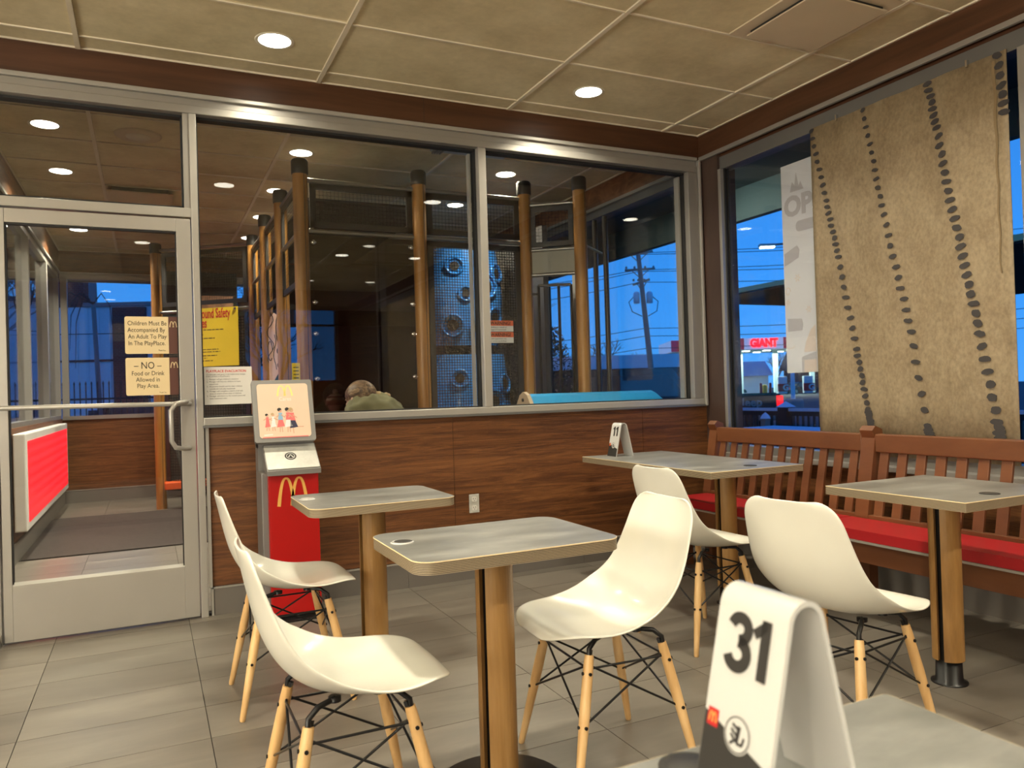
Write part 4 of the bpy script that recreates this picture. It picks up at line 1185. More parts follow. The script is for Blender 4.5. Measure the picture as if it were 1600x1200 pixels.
r = root('evacuation_notice', 'white paper PLAYPLACE EVACUATION notice taped to the partition glass left of the kiosk', 'notice', (.405, 4.545, 1.142))
g = MB(); g.bx(-.125, .125, -.002, -.0008, 0, .208); obj('paper_sheet', g, 'paper', r)
text('PLAYPLACE EVACUATION', (-.115, -.0022, .178), .0195, 'ink_red', r, align='LEFT', ext=.0002, bold=.0004, sx=.92)
text('TO ENSURE THE SAFETY OF EVERYONE WHEN\nEVACUATING A PLAYPLACE', (-.115, -.0022, .162), .0105, 'ink', r, align='LEFT', ext=.0002, sx=.93, line=1.0)
text('1.  Manager will get children\'s attention\n2.  Manager will help any children to leave\n     equipment\n3.  All parents should wait for their children\n     outside the soft play equipment\n4.  Manager will complete a search of all soft\n     areas to ensure all are clear of children\n5.  Manager will escort to the muster point and\n     keep customers calm', (-.113, -.0022, .136), .0112, 'ink', r, align='LEFT', ext=.0002, line=1.18, sx=.93)

# ================================================================== RED LIGHT PANEL on the playroom's left wall
r = root('red_light_box', 'white box with a glowing red front on the playroom wall behind the door glass', 'light box', (-.915, 8.35, .23))
g = MB(); g.bx(0, .082, -1.62, 1.65, 0, .73); obj('housing', g, 'white_paint', r, bevel=.01)
g = MB(); g.bx(.082, .086, -1.52, 1.55, .06, .67); obj('red_screen', g, 'led_red', r)

# entrance mat
o = obj('floor_mat', MB().bx(-.895, 2.3, 6.84, 9.10, 0.0, .008), 'entrance_mat'); tag(o, 'dark brown carpet mat across the playroom floor behind the door', 'mat')

# ================================================================== PLAY STRUCTURE
ps = root('play_structure', 'indoor climbing frame of brown wooden posts, black netting and steel pipes', 'play structure', (2.0, 7.0, 0))
PX, PY = 2.0, 7.0
def L3(p): return (p[0]-PX, p[1]-PY, p[2])
POSTS = [(1.035, 5.70), (1.035, 6.61), (1.035, 7.56), (1.035, 8.52), (1.94, 5.70), (2.86, 5.71), (3.225, 5.43), (0.107, 9.26), (3.3, 8.5)]
for px, py in POSTS:
    g = MB(); g.tube(L3((px, py, 0)), L3((px, py, 2.83)), .054, n=20); p = obj('post', g, 'play_post_wood', ps)
    g = MB(); g.lathe([(.058, 2.79), (.061, 2.80), (.061, 2.885), (.052, 2.90), (.001, 2.90)], c=(px-PX, py-PY, 0), n=20); obj('post_cap', g, 'dark_plastic', p)
    # slot seam facing the dining room
    g = MB(); g.bx(px-PX+.018, px-PX+.022, py-PY-.0535, py-PY-.045, .02, 2.79); obj('seam', g, 'bark', p)
def pipe(a, b, r_=.017):
    g = MB(); g.tube(L3(a), L3(b), r_, n=12); obj('pipe', g, 'steel_pipe', ps)
for z in (2.755, 2.385):
    pipe((1.035, 5.70, z), (1.94, 5.70, z)); pipe((1.94, 5.70, z), (2.86, 5.71, z))
pipe((2.86, 5.71, 2.70), (3.225, 5.43, 2.70)); pipe((2.86, 5.71, 2.325), (3.225, 5.43, 2.325)); pipe((2.86, 5.71, 2.12), (3.225, 5.43, 2.12))
for a, b in ((5.70, 6.61), (6.61, 7.56), (7.56, 8.52)):
    pipe((1.035, a, 2.755), (1.035, b, 2.755)); pipe((1.035, a, 2.385), (1.035, b, 2.385))
pipe((0.107, 9.26, 2.82), (1.035, 8.52, 2.82)); pipe((0.107, 9.26, 2.14), (1.035, 8.52, 2.14))
def net(a, b, z0, z1, d=.028, fr=.045, wire=.0012, frame=True):
    """framed net panel between two plan points"""
    A = Vector((a[0], a[1], 0)); B = Vector((b[0], b[1], 0)); dd = (B-A); Ln = dd.length; dd.normalize()
    Z = Vector((0, 0, 1))
    def P_(t, z): return L3(tuple(A+dd*t+Z*z))
    g = MB()
    if frame:
        g.bar(P_(0, z0+fr/2), P_(Ln, z0+fr/2), .02, fr); g.bar(P_(0, z1-fr/2), P_(Ln, z1-fr/2), .02, fr)
        g.bar(P_(fr/2, z0), P_(fr/2, z1), .02, fr) if False else None
        for t in (fr/2, Ln-fr/2):
            q0 = Vector(P_(t, z0)); q1 = Vector(P_(t, z1))
            M = Matrix((dd, dd.cross(Z), Z)).transposed()
            g.rbox((q0+q1)/2, (fr, .02, z1-z0), M)
        obj('net_frame', g, 'dark_plastic', ps)
    g = MB()
    t = fr
    while t < Ln-fr:
        g.add([P_(t-wire, z0+fr*.5), P_(t+wire, z0+fr*.5), P_(t+wire, z1-fr*.5), P_(t-wire, z1-fr*.5)], [(0, 1, 2, 3)]); t += d
    z = z0+fr
    while z < z1-fr:
        g.add([P_(fr*.5, z-wire), P_(Ln-fr*.5, z-wire), P_(Ln-fr*.5, z+wire), P_(fr*.5, z+wire)], [(0, 1, 2, 3)]); z += d
    obj('net', g, 'net_black', ps, stuff=True)
net((1.10, 5.70), (1.88, 5.70), 2.41, 2.735)
net((2.00, 5.70), (2.80, 5.70), 2.41, 2.735)
net((2.90, 5.68), (3.18, 5.46), 2.35, 2.68, fr=.04)
net((2.00, 5.70), (2.80, 5.70), .35, 2.36, d=.022, wire=.0026)
net((1.035, 6.67), (1.035, 7.50), 2.0, 2.735); net((1.035, 5.77), (1.035, 6.54), 2.0, 2.735); net((1.035, 7.62), (1.035, 8.45), 2.0, 2.735)
net((0.17, 9.21), (0.98, 8.57), 2.20, 2.79); net((0.17, 9.21), (0.98, 8.57), .2, 2.10, d=.03, wire=.0035)
# grey band panel, smoked front panel with clamps
g = MB(); g.bar(L3((2.90, 5.68, 2.222)), L3((3.19, 5.455, 2.222)), .012, .19); obj('band_panel', g, 'band_grey', ps)
g = MB(); g.bx(1.09-PX, 1.885-PX, 5.70-PY, 5.706-PY, .35, 2.36); obj('smoked_panel', g, 'smoked', ps)
for z in (2.3, 1.86, 1.63, 1.30):
    for x in (1.118, 1.865):
        g = MB(); g.ball(L3((x, 5.685, z)), .018, 10, 6, (1, .6, 1)); g.tube(L3((x-.02, 5.69, z)), L3((x+.02, 5.69, z)), .010, n=10); obj('panel_clamp', g, 'chrome', ps)
# roof, decks and dark panels, put in to block light inside the structure
g = MB(); g.bx(1.09-PX, 2.05-PX, 5.75-PY, 8.5-PY, 2.62, 2.64); obj('shading_roof', g, 'dark_plastic', ps)
g = MB(); g.bx(1.09-PX, 3.25-PX, 7.0-PY, 8.5-PY, 1.95, 2.0); obj('upper_deck', g, 'dark_plastic', ps)
g = MB(); g.bx(1.62-PX, 3.3-PX, 8.49-PY, 8.53-PY, .2, 2.6); obj('back_panel', g, 'maroon_panel', ps)
g = MB(); g.bx(1.09-PX, 1.62-PX, 8.49-PY, 8.53-PY, 1.93, 2.6); obj('back_panel', g, 'dark_plastic', ps)
g = MB(); g.bx(3.12-PX, 3.17-PX, 5.9-PY, 8.4-PY, .2, 2.6); obj('side_panel', g, 'dark_plastic', ps)
g = MB(); g.bx(1.10-PX, 3.2-PX, 5.78-PY, 8.45-PY, .30, .36); obj('lower_deck', g, 'dark_plastic', ps)
g = MB(); g.bx(1.575-PX, 1.61-PX, 8.40-PY, 8.45-PY, .3, 2.0); obj('frame_upright', g, 'alu_dark', ps)
g = MB(); g.bx(.14-PX, .62-PX, 9.05-PY, 9.30-PY, .22, .30); obj('step_panel', g, 'orange_plastic', ps, bevel=.01)
g = MB(); g.bx(1.05-PX, 1.07-PX, 8.58-PY, 10.3-PY, .2, 2.4); obj('dark_panel', g, 'dark_plastic', ps)
g = MB(); g.bx(.35-PX, .98-PX, 10.1-PY, 10.13-PY, 1.9, 2.45); obj('brown_panel', g, 'osb_wood', ps)
g = MB(); g.bx(.15-PX, 1.04-PX, 10.2-PY, 10.24-PY, .1, 2.75); obj('dark_panel', g, 'canopy_under', ps)
# blue moulded climbing tower with round craters
def tower(z0, z1, xc, yc, hw):
    g = MB()
    def fn(a, b):
        th = pi*(.0+1.0*a)
        bul = .86+.14*sin(pi*b)
        return L3((xc-hw*bul*cos(th), yc-hw*.75*bul*sin(th), z0+(z1-z0)*b))
    g.grid(fn, 28, 14)
    o = obj('climbing_shell', g, 'play_blue', ps)
    rr = random.Random(int(z0*100)+5)
    for (a, b, s) in ((.30, .20, .075), (.52, .17, .06), (.70, .28, .07), (.42, .52, .05), (.60, .60, .085), (.33, .80, .06), (.55, .86, .05), (.75, .75, .065)):
        s *= 1.3; p = Vector(fn(a, b)); q = Vector(fn(a+.01, b)); w = Vector(fn(a, b+.01))
        t1 = (q-p).normalized(); t2 = (w-p).normalized(); nn = t1.cross(t2).normalized()
        if nn.y > 0: nn = -nn
        t2 = nn.cross(t1)
        ring = [p+nn*.004+(t1*cos(k*pi/10)+t2*sin(k*pi/10))*s for k in range(21)]
        g = MB(); g.path(ring, .013, 8); rg = obj('crater_rim', g, 'play_blue', ps)
        g = MB(); g.add([p+nn*.006+(t1*cos(k*pi/10)+t2*sin(k*pi/10))*s*.55 for k in range(20)], [tuple(range(20))]); obj('crater_hole', g, 'dark_plastic', rg)
tower(.40, 1.52, 2.75, 6.75, .40)
tower(1.60, 2.50, 2.72, 6.75, .37)
# black gate with bars
gx = lambda t: (2.935+t*.27*.82, 5.64-t*.27*.57)
g = MB()
for t in (0, .33, .62, 1):
    a = gx(t); g.bar(L3((a[0], a[1], .9)), L3((a[0], a[1], 2.03)), .018, .018)
a, b = gx(0), gx(1)
g.bar(L3((a[0], a[1], 2.03)), L3((b[0], b[1], 2.03)), .02, .022); g.bar(L3((a[0]-.06, a[1]+.03, 1.96)), L3((a[0], a[1], 1.96)), .012, .02)
obj('bar_gate', g, 'black_metal', ps)
for xx, yy in ((3.47, 5.60), (3.47, 5.44)):
    g = MB(); g.tube(L3((xx, yy, .3)), L3((xx, yy, 2.60)), .022, n=12); obj('black_pole', g, 'black_metal', ps)
pipe((3.225, 5.43, 2.36), (3.47, 5.5, 2.30), .01)
# warning labels
def warn(z, words, sub, nm):
    g = MB(); g.bx(2.50-PX, 2.715-PX, 5.685-PY, 5.689-PY, z, z+.088); w = obj('warning_label', g, 'paper', ps); w['label'] = nm
    g = MB(); g.bx(2.50-PX, 2.715-PX, 5.683-PY, 5.685-PY, z+.046, z+.088); obj('orange_header', g, 'sign_orange', w)
    text(words, L3((2.51, 5.6825, z+.053)), .040, 'ink', w, align='LEFT', ext=.0004, bold=.001, sx=.88)
    text(sub, L3((2.505, 5.6845, z+.028)), .019, 'ink', w, align='LEFT', ext=.0003, sx=.85)
warn(1.655, 'WARNING!', 'Climbing on outside of\nplayground equipment', 'upper orange WARNING label')
warn(1.562, 'WARNING!', 'Adult supervision only\nno contact at all times', 'lower orange WARNING label')

# yellow rules poster on the net
r = root('rules_poster', 'yellow Playground Safety Rules poster hung on the netting right of the door', 'poster', (.565, 8.815, 1.53), radians(-38.57))
g = MB(); g.bx(-.31, .40, -.006, 0, 0, .62); obj('poster_sheet', g, 'paper_yellow', r)
text('Playground Safety', (.31, -.0072, .515), .145, 'ink_red', r, align='RIGHT', ext=.0005, bold=.002, sx=.50)
text('Rules', (-.13, -.0072, .415), .145, 'ink_red', r, align='LEFT', ext=.0005, bold=.002, sx=.50)
tb = MB()
for k, (u0, u1) in enumerate(((-.28, .23), (-.28, -.02), (-.28, .12), (-.28, -.15), (-.28, .16), (-.28, .18), (-.28, .14), (-.28, .02), (-.28, .09), (-.28, -.03))):
    z = .385-[0, .05, .09, .15, .21, .235, .275, .30, .33, .36][k]
    u = u0
    rw = random.Random(k)
    while u < u1:
        w_ = rw.uniform(.02, .06); tb.bx(u, min(u+w_, u1), -.0068, -.006, z, z+.008); u += w_+.010
obj('text_line', tb, 'ink', r)
g = MB(); g.ball((.37, -.012, .60), .014, 10, 6); obj('pin', g, 'chrome', r)

# pink doodle panel and pointed red hat shape behind
r = root('pink_play_panel', 'tall pink rounded board with black doodle lines between the wooden play posts', 'play panel', (1.065, 7.30, 0))
pp2 = [(-.060, .30), (-.060, 1.72), (-.055, 1.82), (-.035, 1.91), (-.01, 1.95), (.02, 1.93), (.042, 1.87), (.058, 1.75), (.060, .30)]
g = MB(); g.prism(pp2, -.02, 0, fn=lambda u, v, w: (u, w, v)); fixn(obj('board', g, 'pink_panel', r))
DF = lambda u, v, d: (u, -.0205-d, v)
g = MB()
strokes(g, [(.03+.025*cos(t*.5), 1.80+.13*sin(t*.5)) for t in range(13)], .008, DF)
strokes(g, [(-.045+.03*sin(t*.9), 1.95-.035*t) for t in range(14)], .007, DF)
strokes(g, [(.03+.02*cos(t*.6), 1.60+.03*sin(t*.6)) for t in range(11)], .008, DF)
strokes(g, [(-.05+.02*cos(t*.5), 1.60+.09*sin(t*.5)) for t in range(12)], .007, DF)
strokes(g, [(.03+.018*cos(t*.6), 1.47+.028*sin(t*.6)) for t in range(8)], .007, DF)
strokes(g, [(-.01+.012*sin(t), 1.75-.04*t) for t in range(9)], .006, DF)
obj('doodle', g, 'ink', r)
g = MB(); g.prism([(-.05, .9), (-.02, 1.33), (.03, 1.42), (.075, 1.44), (.10, .9)], -.026, -.021, fn=lambda u, v, w: (u, w, v)); fixn(obj('dark_patch', g, 'bush_leaf', r))
g = MB(); g.prism([(-.0, .9), (.02, 1.28), (.09, 1.38), (.10, .9)], -.030, -.026, fn=lambda u, v, w: (u, w, v)); fixn(obj('red_patch', g, 'station_red', r))

# blue vinyl toddler wedge
r = root('play_wedge', 'bright blue padded play beam with beige end caps just behind the partition glass', 'play equipment', (3.0, 4.98, 0))
prof = [(-.16, 1.0), (-.05, 1.125), (.0, 1.145), (.05, 1.125), (.16, 1.0), (.16, .5), (-.16, .5)]
g = MB()
def wf_(u, v, w): return ((w*1.0), u, v)
lo = [(-.52+ (p[1] < 1.05)*0, p[0], p[1]) for p in prof]
v = [(-.53, p[0], p[1]) for p in prof]+[((.56 if p[1] > 1.1 else .66), p[0], p[1]) for p in prof]
n = len(prof)
g.add(v, [tuple(range(n)), tuple(range(2*n-1, n-1, -1))]+[(i, n+i, n+(i+1) % n, (i+1) % n) for i in range(n)])
fixn(obj('padded_beam', g, 'sky_blue_vinyl', r, bevel=.012, seg=3))
g = MB(); g.prism([(-.18, .98), (-.06, 1.135), (0, 1.16), (.06, 1.135), (.18, .98), (.18, .5), (-.18, .5)], -.56, -.532, fn=lambda u, v, w: (w, u, v)); cp_ = fixn(obj('end_cap', g, 'beige_plastic', r, bevel=.01))
g = MB(); g.tube((-.568, 0, 1.10), (-.558, 0, 1.10), .012, n=12); obj('bolt', g, 'dark_plastic', cp_)
g = MB()
for x in (-.45, .55):
    for y in (-.12, .12): g.bx(x-.03, x+.03, y-.03, y+.03, 0, .5)
obj('leg', g, 'beige_plastic', r)

# small yellow tag on a post
r = root('yellow_tag', 'small yellow label stuck on the nearest play post above the kiosk', 'label', (.965, 5.63, 1.33))
g = MB(); g.bx(-.035, .022, -.003, 0, -.05, .085); o = obj('card', g, 'paper_yellow', r)
g = MB()
for k in range(4): g.bx(-.025, .012, -.0038, -.003, .05-k*.025, .056-k*.025)
obj('text_line', g, 'ink', r)

# ================================================================== PEOPLE in the playroom
def person(name, label, loc, rz, bones, radii, edges, mat):
    r = root(name, label, 'person', loc, rz)
    me = bpy.data.meshes.new('body'); me.from_pydata(bones, edges, []); me.update()
    o = bpy.data.objects.new('body', me); COL.objects.link(o); o.parent = r
    me.materials.append(MATS[mat])
    sk = o.modifiers.new('skin', 'SKIN'); sk.use_smooth_shade = True
    sv = me.skin_vertices[0].data if len(me.skin_vertices) else None
    if sv:
        for i, rr in enumerate(radii): sv[i].radius = (rr, rr)
        sv[0].use_root = True
    ss = o.modifiers.new('sub', 'SUBSURF'); ss.levels = 1; ss.render_levels = 2
    return r, o
def mk_person(name, label, loc, rz, k=1.0, top='olive_cloth', leg='denim'):
    # seated, facing local +x ; seat height .36*k
    B = [(0, 0, .42), (-.02, 0, .58), (-.01, 0, .74), (.02, 0, .87), (.06, 0, .95), (.10, 0, 1.02),
         (-.0, .17, .84), (.10, .24, .66), (.28, .14, .60), (0, -.17, .84), (.10, -.24, .66), (.28, -.14, .60),
         (.18, .10, .44), (.40, .11, .44), (.42, .11, .22), (.42, .11, .05), (.52, .11, .03),
         (.18, -.10, .44), (.40, -.11, .44), (.42, -.11, .22), (.42, -.11, .05), (.52, -.11, .03)]
    E_ = [(0, 1), (1, 2), (2, 3), (3, 4), (4, 5), (3, 6), (6, 7), (7, 8), (3, 9), (9, 10), (10, 11), (0, 12), (12, 13), (13, 14), (14, 15), (15, 16), (0, 17), (17, 18), (18, 19), (19, 20), (20, 21)]
    Rr = [.14, .13, .145, .12, .055, .05, .07, .05, .038, .07, .05, .038, .085, .065, .05, .04, .035, .085, .065, .05, .04, .035]
    r, o = person(name, label, loc, rz, [tuple(c*k for c in b) for b in B], [q*k for q in Rr], E_, top)
    return r
# person with hood near the glass
r = mk_person('person', 'person with light brown hair and olive hooded jacket sitting low behind the partition glass', (1.435, 5.30, .09), radians(192))
hc = Vector((.10, -.02, 1.055))
HR = Matrix.Translation(hc) @ Matrix.Rotation(radians(-52), 4, 'Z') @ Matrix.Rotation(radians(12), 4, 'Y') @ Matrix.Translation(-hc)
g = MB(); g.ball(hc, .091, 20, 14, (1.08, .82, 1.12)); 
g.ball(hc+Vector((.10, 0, -.02)), .016, 8, 6, (1, .8, 1.3))
for s in (1, -1):
    g.ball(hc+Vector((.012, s*.094, -.012)), .021, 12, 8, (.75, .5, 1.3))
    g.ball(hc+Vector((.088, s*.032, .015)), .012, 8, 6, (.6, 1, .6))
g.ball(hc+Vector((.092, 0, -.055)), .016, 8, 6, (.5, 1.3, .4))
o = obj('head', g, 'skin', r); o.matrix_local = HR
g = MB()
def hairf(a, b):
    th = 2*pi*a; ph = pi*.62*b
    rr = .106
    x = rr*1.10*sin(ph)*cos(th); y = rr*.88*sin(ph)*sin(th); z = rr*1.14*cos(ph)
    if cos(th) > .3 and ph > 1.1: z += .05*(ph-1.1); x *= .93
    rip = .004*sin(th*24+3*b)+.003*sin(th*41+5*b)
    return (hc.x-.012+x*(1+rip*6), hc.y+y*(1+rip*6), hc.z+.008+z)
g.grid(hairf, 48, 16)
o = obj('hair', g, 'hair', r); o.matrix_local = HR
g = MB()
def hood(a, b):
    th = 2*pi*a; ph = pi*b
    w = 1+.05*sin(th*5+ph*4)+.035*sin(th*9-ph*7)+.03*sin(ph*11+th*2)
    return (.035+.215*w*sin(ph)*cos(th), .055+.125*w*sin(ph)*sin(th), .955+.135*w*cos(ph))
g.grid(hood, 48, 22)
obj('hood', g, 'olive_cloth', r)
g = MB(); g.path([(-.03+.075*cos(t*pi/10), .0+.07*sin(t*pi/10), 1.082+.012*cos(t*pi/10)+.004*sin(t*2.3)) for t in range(21)], [.014+.004*sin(t*2.1) for t in range(21)], 8); obj('fur_edge', g, 'tan_fur', r)
g = MB(); g.lathe([(.17, .50), (.185, .60), (.19, .72), (.185, .82), (.14, .90), (.08, .94)], n=24); obj('jacket', g, 'olive_cloth', r)
r = root('play_bench', 'low dark step the hooded person sits on inside the playroom', 'bench', (1.44, 5.31, 0))
g = MB(); g.bx(-.22, .22, -.16, .16, .37, .40); obj('seat', g, 'dark_plastic', r)
for x in (-.18, .18):
    g = MB(); g.bx(x-.03, x+.03, -.14, .14, .0, .37); obj('leg', g, 'dark_plastic', r)
# child with knit hat
r = mk_person('person', 'small figure in a brown and cream knit pompom hat behind the nearest play post', (1.83, 8.05, .36), radians(200), k=.72, top='maroon_knit')
hc = Vector((.075, 0, .73))
g = MB(); g.ball(hc-Vector((0, 0, .01)), .078, 18, 12, (1.05, .86, 1.1)); g.ball(hc+Vector((.08, 0, -.02)), .012, 8, 6)
for s in (1, -1):
    g.ball(hc+Vector((0, s*.066, -.02)), .015, 8, 6, (.7, .5, 1.2)); g.ball(hc+Vector((.074, s*.026, .0)), .009, 8, 6)
obj('head', g, 'skin', r)
g = MB(); g.lathe([(.092, -.01), (.098, .0), (.098, .03), (.094, .04), (.084, .075), (.05, .10), (.001, .108)], c=tuple(hc), n=24); ht = obj('knit_hat', g, 'maroon_knit', r)
g = MB(); g.lathe([(.095, .04), (.090, .06), (.07, .088), (.04, .105)], c=tuple(hc), n=24); obj('cream_band', g, 'oat_knit', ht)
g = MB(); g.ball(hc+Vector((0, 0, .125)), .03, 12, 8); obj('pompom', g, 'oat_knit', ht)

# ================================================================== OUTSIDE, right side
# fuel station canopy
r = root('fuel_station', 'lit fuel station canopy with glowing red GIANT letters across the road', 'fuel station', (60, 65.7, -.2))
dv = Vector((.886, -.463, 0)); nv = Vector((-.463, -.886, 0)); c0 = Vector((61.4, 64.95, 0))
def GP(u, d, z): return tuple(c0+dv*u-nv*d+Vector((0, 0, z))-Vector((60, 65.7, -.2)))
def gbox(mb, u0, u1, d0, d1, z0, z1):
    v = [GP(u, d, z) for u in (u0, u1) for d in (d0, d1) for z in (z0, z1)]
    mb.add(v, [(0, 1, 3, 2), (4, 6, 7, 5), (0, 4, 5, 1), (2, 3, 7, 6), (0, 2, 6, 4), (1, 5, 7, 3)])
    return mb
obj('fascia', gbox(MB(), -10, 10, 0, 9, 5.0, 6.25), 'fascia_glow_white', r)
for a, b in ((-10, -2.0), (2.3, 10)):
    obj('red_fascia', gbox(MB(), a, b, -.06, 0, 5.0, 6.25), 'fascia_glow_red', r)
obj('underside', gbox(MB(), -9.8, 9.8, .1, 8.9, 4.95, 5.0), 'station_white', r)
Mx = Matrix((dv, Vector((0, 0, 1)), nv)).transposed()
t = text('GIANT', GP(.15, -.12, 5.28), 1.22, 'giant_red', r, face=Mx, ext=.08, bold=.075, sx=.80); t.name = 'lettering'
for u in (-1.5, 2.5, 6.6, -6.0):
    obj('column', gbox(MB(), u-.24, u+.24, 3.6, 4.0, 0, 5.0), 'station_column', r)
for u in (-1.2, 1.1, 3.8, -4, 6.2):
    for d in (2, 6):
        obj('canopy_light', gbox(MB(), u-.35, u+.35, d, d+.7, 4.88, 4.96), 'station_glow', r)
for u, lb in ((2.2, 'left'), (5.0, 'right')):
    f_ = root('fuel_pump', 'red fuel pump with a white G beside the %s station column' % lb, 'fuel pump', tuple(Vector(GP(u, 0, 0))+Vector((60, 65.7, -.2))), math.atan2(dv.y, dv.x))
    obj('pump_body', MB().bx(-.55, .45, .2, .7, 0, 1.9), 'station_white', f_, bevel=.05)
    b_ = obj('red_panel', MB().bx(-.60, .6, .12, .2, .25, 1.1), 'station_red', f_)
    text('G', (.25, .1, .38), .9, 'station_white', b_, ext=.02, bold=.03)
for kk_, (u, d) in enumerate(((-1.0, -2.5), (0.0, -2.5))):
    o = obj('bollard', MB().lathe([(.14, 0), (.14, 1.2), (.001, 1.28)], n=14), 'station_red'); o.location = Vector(GP(u, d, 0))+Vector((60, 65.7, -.2)); tag(o, 'red bollard in front of the fuel station, %s of the yellow bin' % ('left', 'right')[kk_], 'bollard', 'station bollards')
o = obj('waste_bin', MB().lathe([(.28, 0), (.33, .9), (.2, 1.05), (.001, 1.1)], n=14), 'paper_yellow'); o.location = Vector(GP(-.5, -2.0, 0))+Vector((60, 65.7, -.2)); tag(o, 'yellow bin between two red bollards at the fuel station', 'bin')
# shop and houses behind the station
r = root('house', 'low house with snowy roof and lit front behind the fuel station', 'house', (72, 85, -.2), radians(-27))
obj('wall', MB().bx(-9, 7, 0, 6, 0, 2.6), 'siding_grey', r)
g = MB(); g.prism([(-.8, 2.5), (6.8, 2.5), (3, 4.6)], -9.5, 7.5, fn=lambda u, v, w: (w, u, v)); fixn(obj('roof', g, 'roof_snow', r))
obj('window', MB().bx(-5, -.5, -.06, 0, .8, 2.2), 'shop_glow', r)
# further house
r = root('house', 'dark roofed house beyond the right fuel station column', 'house', (84, 74, -.2), radians(-27))
obj('wall', MB().bx(-6, 9, 0, 6, 0, 3.2), 'brick_red', r)
g = MB(); g.prism([(-.8, 3.1), (6.8, 3.1), (3, 5.6)], -6.5, 9.5, fn=lambda u, v, w: (w, u, v)); fixn(obj('roof', g, 'roof_dark', r))
r = root('tall_shed', 'dark brown and grey building block left of the fuel station column', 'building', (64, 79, -.2), radians(-27))
obj('wall', MB().bx(-5, 1.7, 0, 4, 0, 2.6), 'brick_red', r); obj('upper_wall', MB().bx(-5, 1.7, 0, 4, 2.6, 4.7), 'siding_grey', r)

def car(name, label, loc, rz, L=4.4, W=1.8, H=1.45, mat='car_black', suv=False, cat='car'):
    r = root(name, label, cat, loc, rz)
    hb = H*.55
    if suv: prof = [(-L/2, .3), (-L/2, hb*1.05), (-L/2+.12, H*.93), (-L/2+.3, H), (L*.12, H), (L*.24, hb*1.08), (L/2-.15, hb), (L/2, hb*.8), (L/2, .3)]
    else: prof = [(-L/2, .3), (-L/2, hb), (-L*.34, hb*1.08), (-L*.2, H), (L*.12, H), (L*.28, hb*1.05), (L/2-.2, hb*.92), (L/2, .5), (L/2, .3)]
    g = MB(); g.prism(prof, -W/2, W/2, fn=lambda u, v, w: (u, w, v)); fixn(obj('car_body', g, mat, r, bevel=.06, seg=3))
    for s in (-1, 1):
        g = MB(); y = s*W/2
        g.prism([(-L*.27 if not suv else -L/2+.3, hb*1.1), (-L*.18 if not suv else -L/2+.36, H*.93), (L*.10, H*.93), (L*.21, hb*1.1)], y-.012*(s < 0)-.0, y+.012*(s > 0)+.012, fn=lambda u, v, w: (u, w, v)); fixn(obj('side_window', g, 'car_glass', r))
        for x in (-L*.31, L*.31):
            g = MB(); g.tube((x, s*(W/2-.18), .32), (x, s*(W/2+.02), .32), .32, n=20); wh = obj('wheel', g, 'black_rubber', r)
            g = MB(); g.tube((x, s*(W/2+.02), .32), (x, s*(W/2+.035), .32), .17, n=14); obj('hub_cap', g, 'alu_dark', wh)
        g = MB(); g.bx(-L/2-.02, -L/2+.05, s*(W/2-.22)-.1, s*(W/2-.22)+.1, hb*.75, hb*.95); obj('tail_light', g, 'tail_red' if False else 'station_red', r)
    g = MB(); g.prism([(-W/2+.15, hb*1.12), (W/2-.15, hb*1.12), (W/2-.25, H*.9), (-W/2+.25, H*.9)], -L/2+.04 if suv else -L*.30, -L/2+.16 if suv else -L*.24, fn=lambda u, v, w: (w, u, v)); fixn(obj('rear_window', g, 'car_glass', r))
    return r
car('suv', 'dark SUV parked outside the playroom window, behind the blue play beam', (9.0, 13.1, -.2), radians(-24), L=4.3, W=1.85, H=1.72, suv=True)
for k, (x, y, lb) in enumerate(((54.0, 74.5, 'dark parked car behind the left fuel station column'), (65.8, 76.0, 'dark parked car between the fuel station columns'), (71.5, 69.5, 'dark parked car behind the fuel pumps'))):
    car('car', lb, (x, y, -.2), radians(-30+12*k), mat='car_black')
# pickup truck from behind
r = root('pickup_truck', 'black pickup with raised letters on the tailgate and one lit red tail light', 'truck', (13.95, 15.25, -.2), radians(-8))
# local +x = right along tailgate, +y away
obj('tailgate', MB().bx(-.85, .78, -.03, .03, .62, 1.13), 'car_black', r, bevel=.02)
obj('bed', MB().bx(-.95, .95, .03, 1.6, .55, 1.10), 'car_black', r, bevel=.03)
obj('cab', MB().bx(-.88, .88, 1.6, 3.4, .55, 1.62), 'car_black', r, bevel=.12)
obj('rear_window', MB().bx(-.66, .66, 1.57, 1.61, 1.14, 1.5), 'car_glass', r)
obj('hood', MB().bx(-.92, .92, 3.4, 4.6, .5, 1.12), 'car_black', r, bevel=.1)
obj('bumper', MB().bx(-.95, .95, -.18, .03, .42, .60), 'alu_dark', r, bevel=.03)
for s in (-1, 1):
    obj('tail_light', MB().bx(s*.88-.09, s*.88+.09, -.05, .05, .78, 1.05), 'tail_red', r, bevel=.02)
    for y in (.8, 3.9):
        g = MB(); g.tube((s*.72, y, .38), (s*.95, y, .38), .38, n=20); obj('wheel', g, 'black_rubber', r)
text('Jeep', (.02, -.036, .80), .30, 'alu', r, ext=.012, bold=.008, sx=1.2)

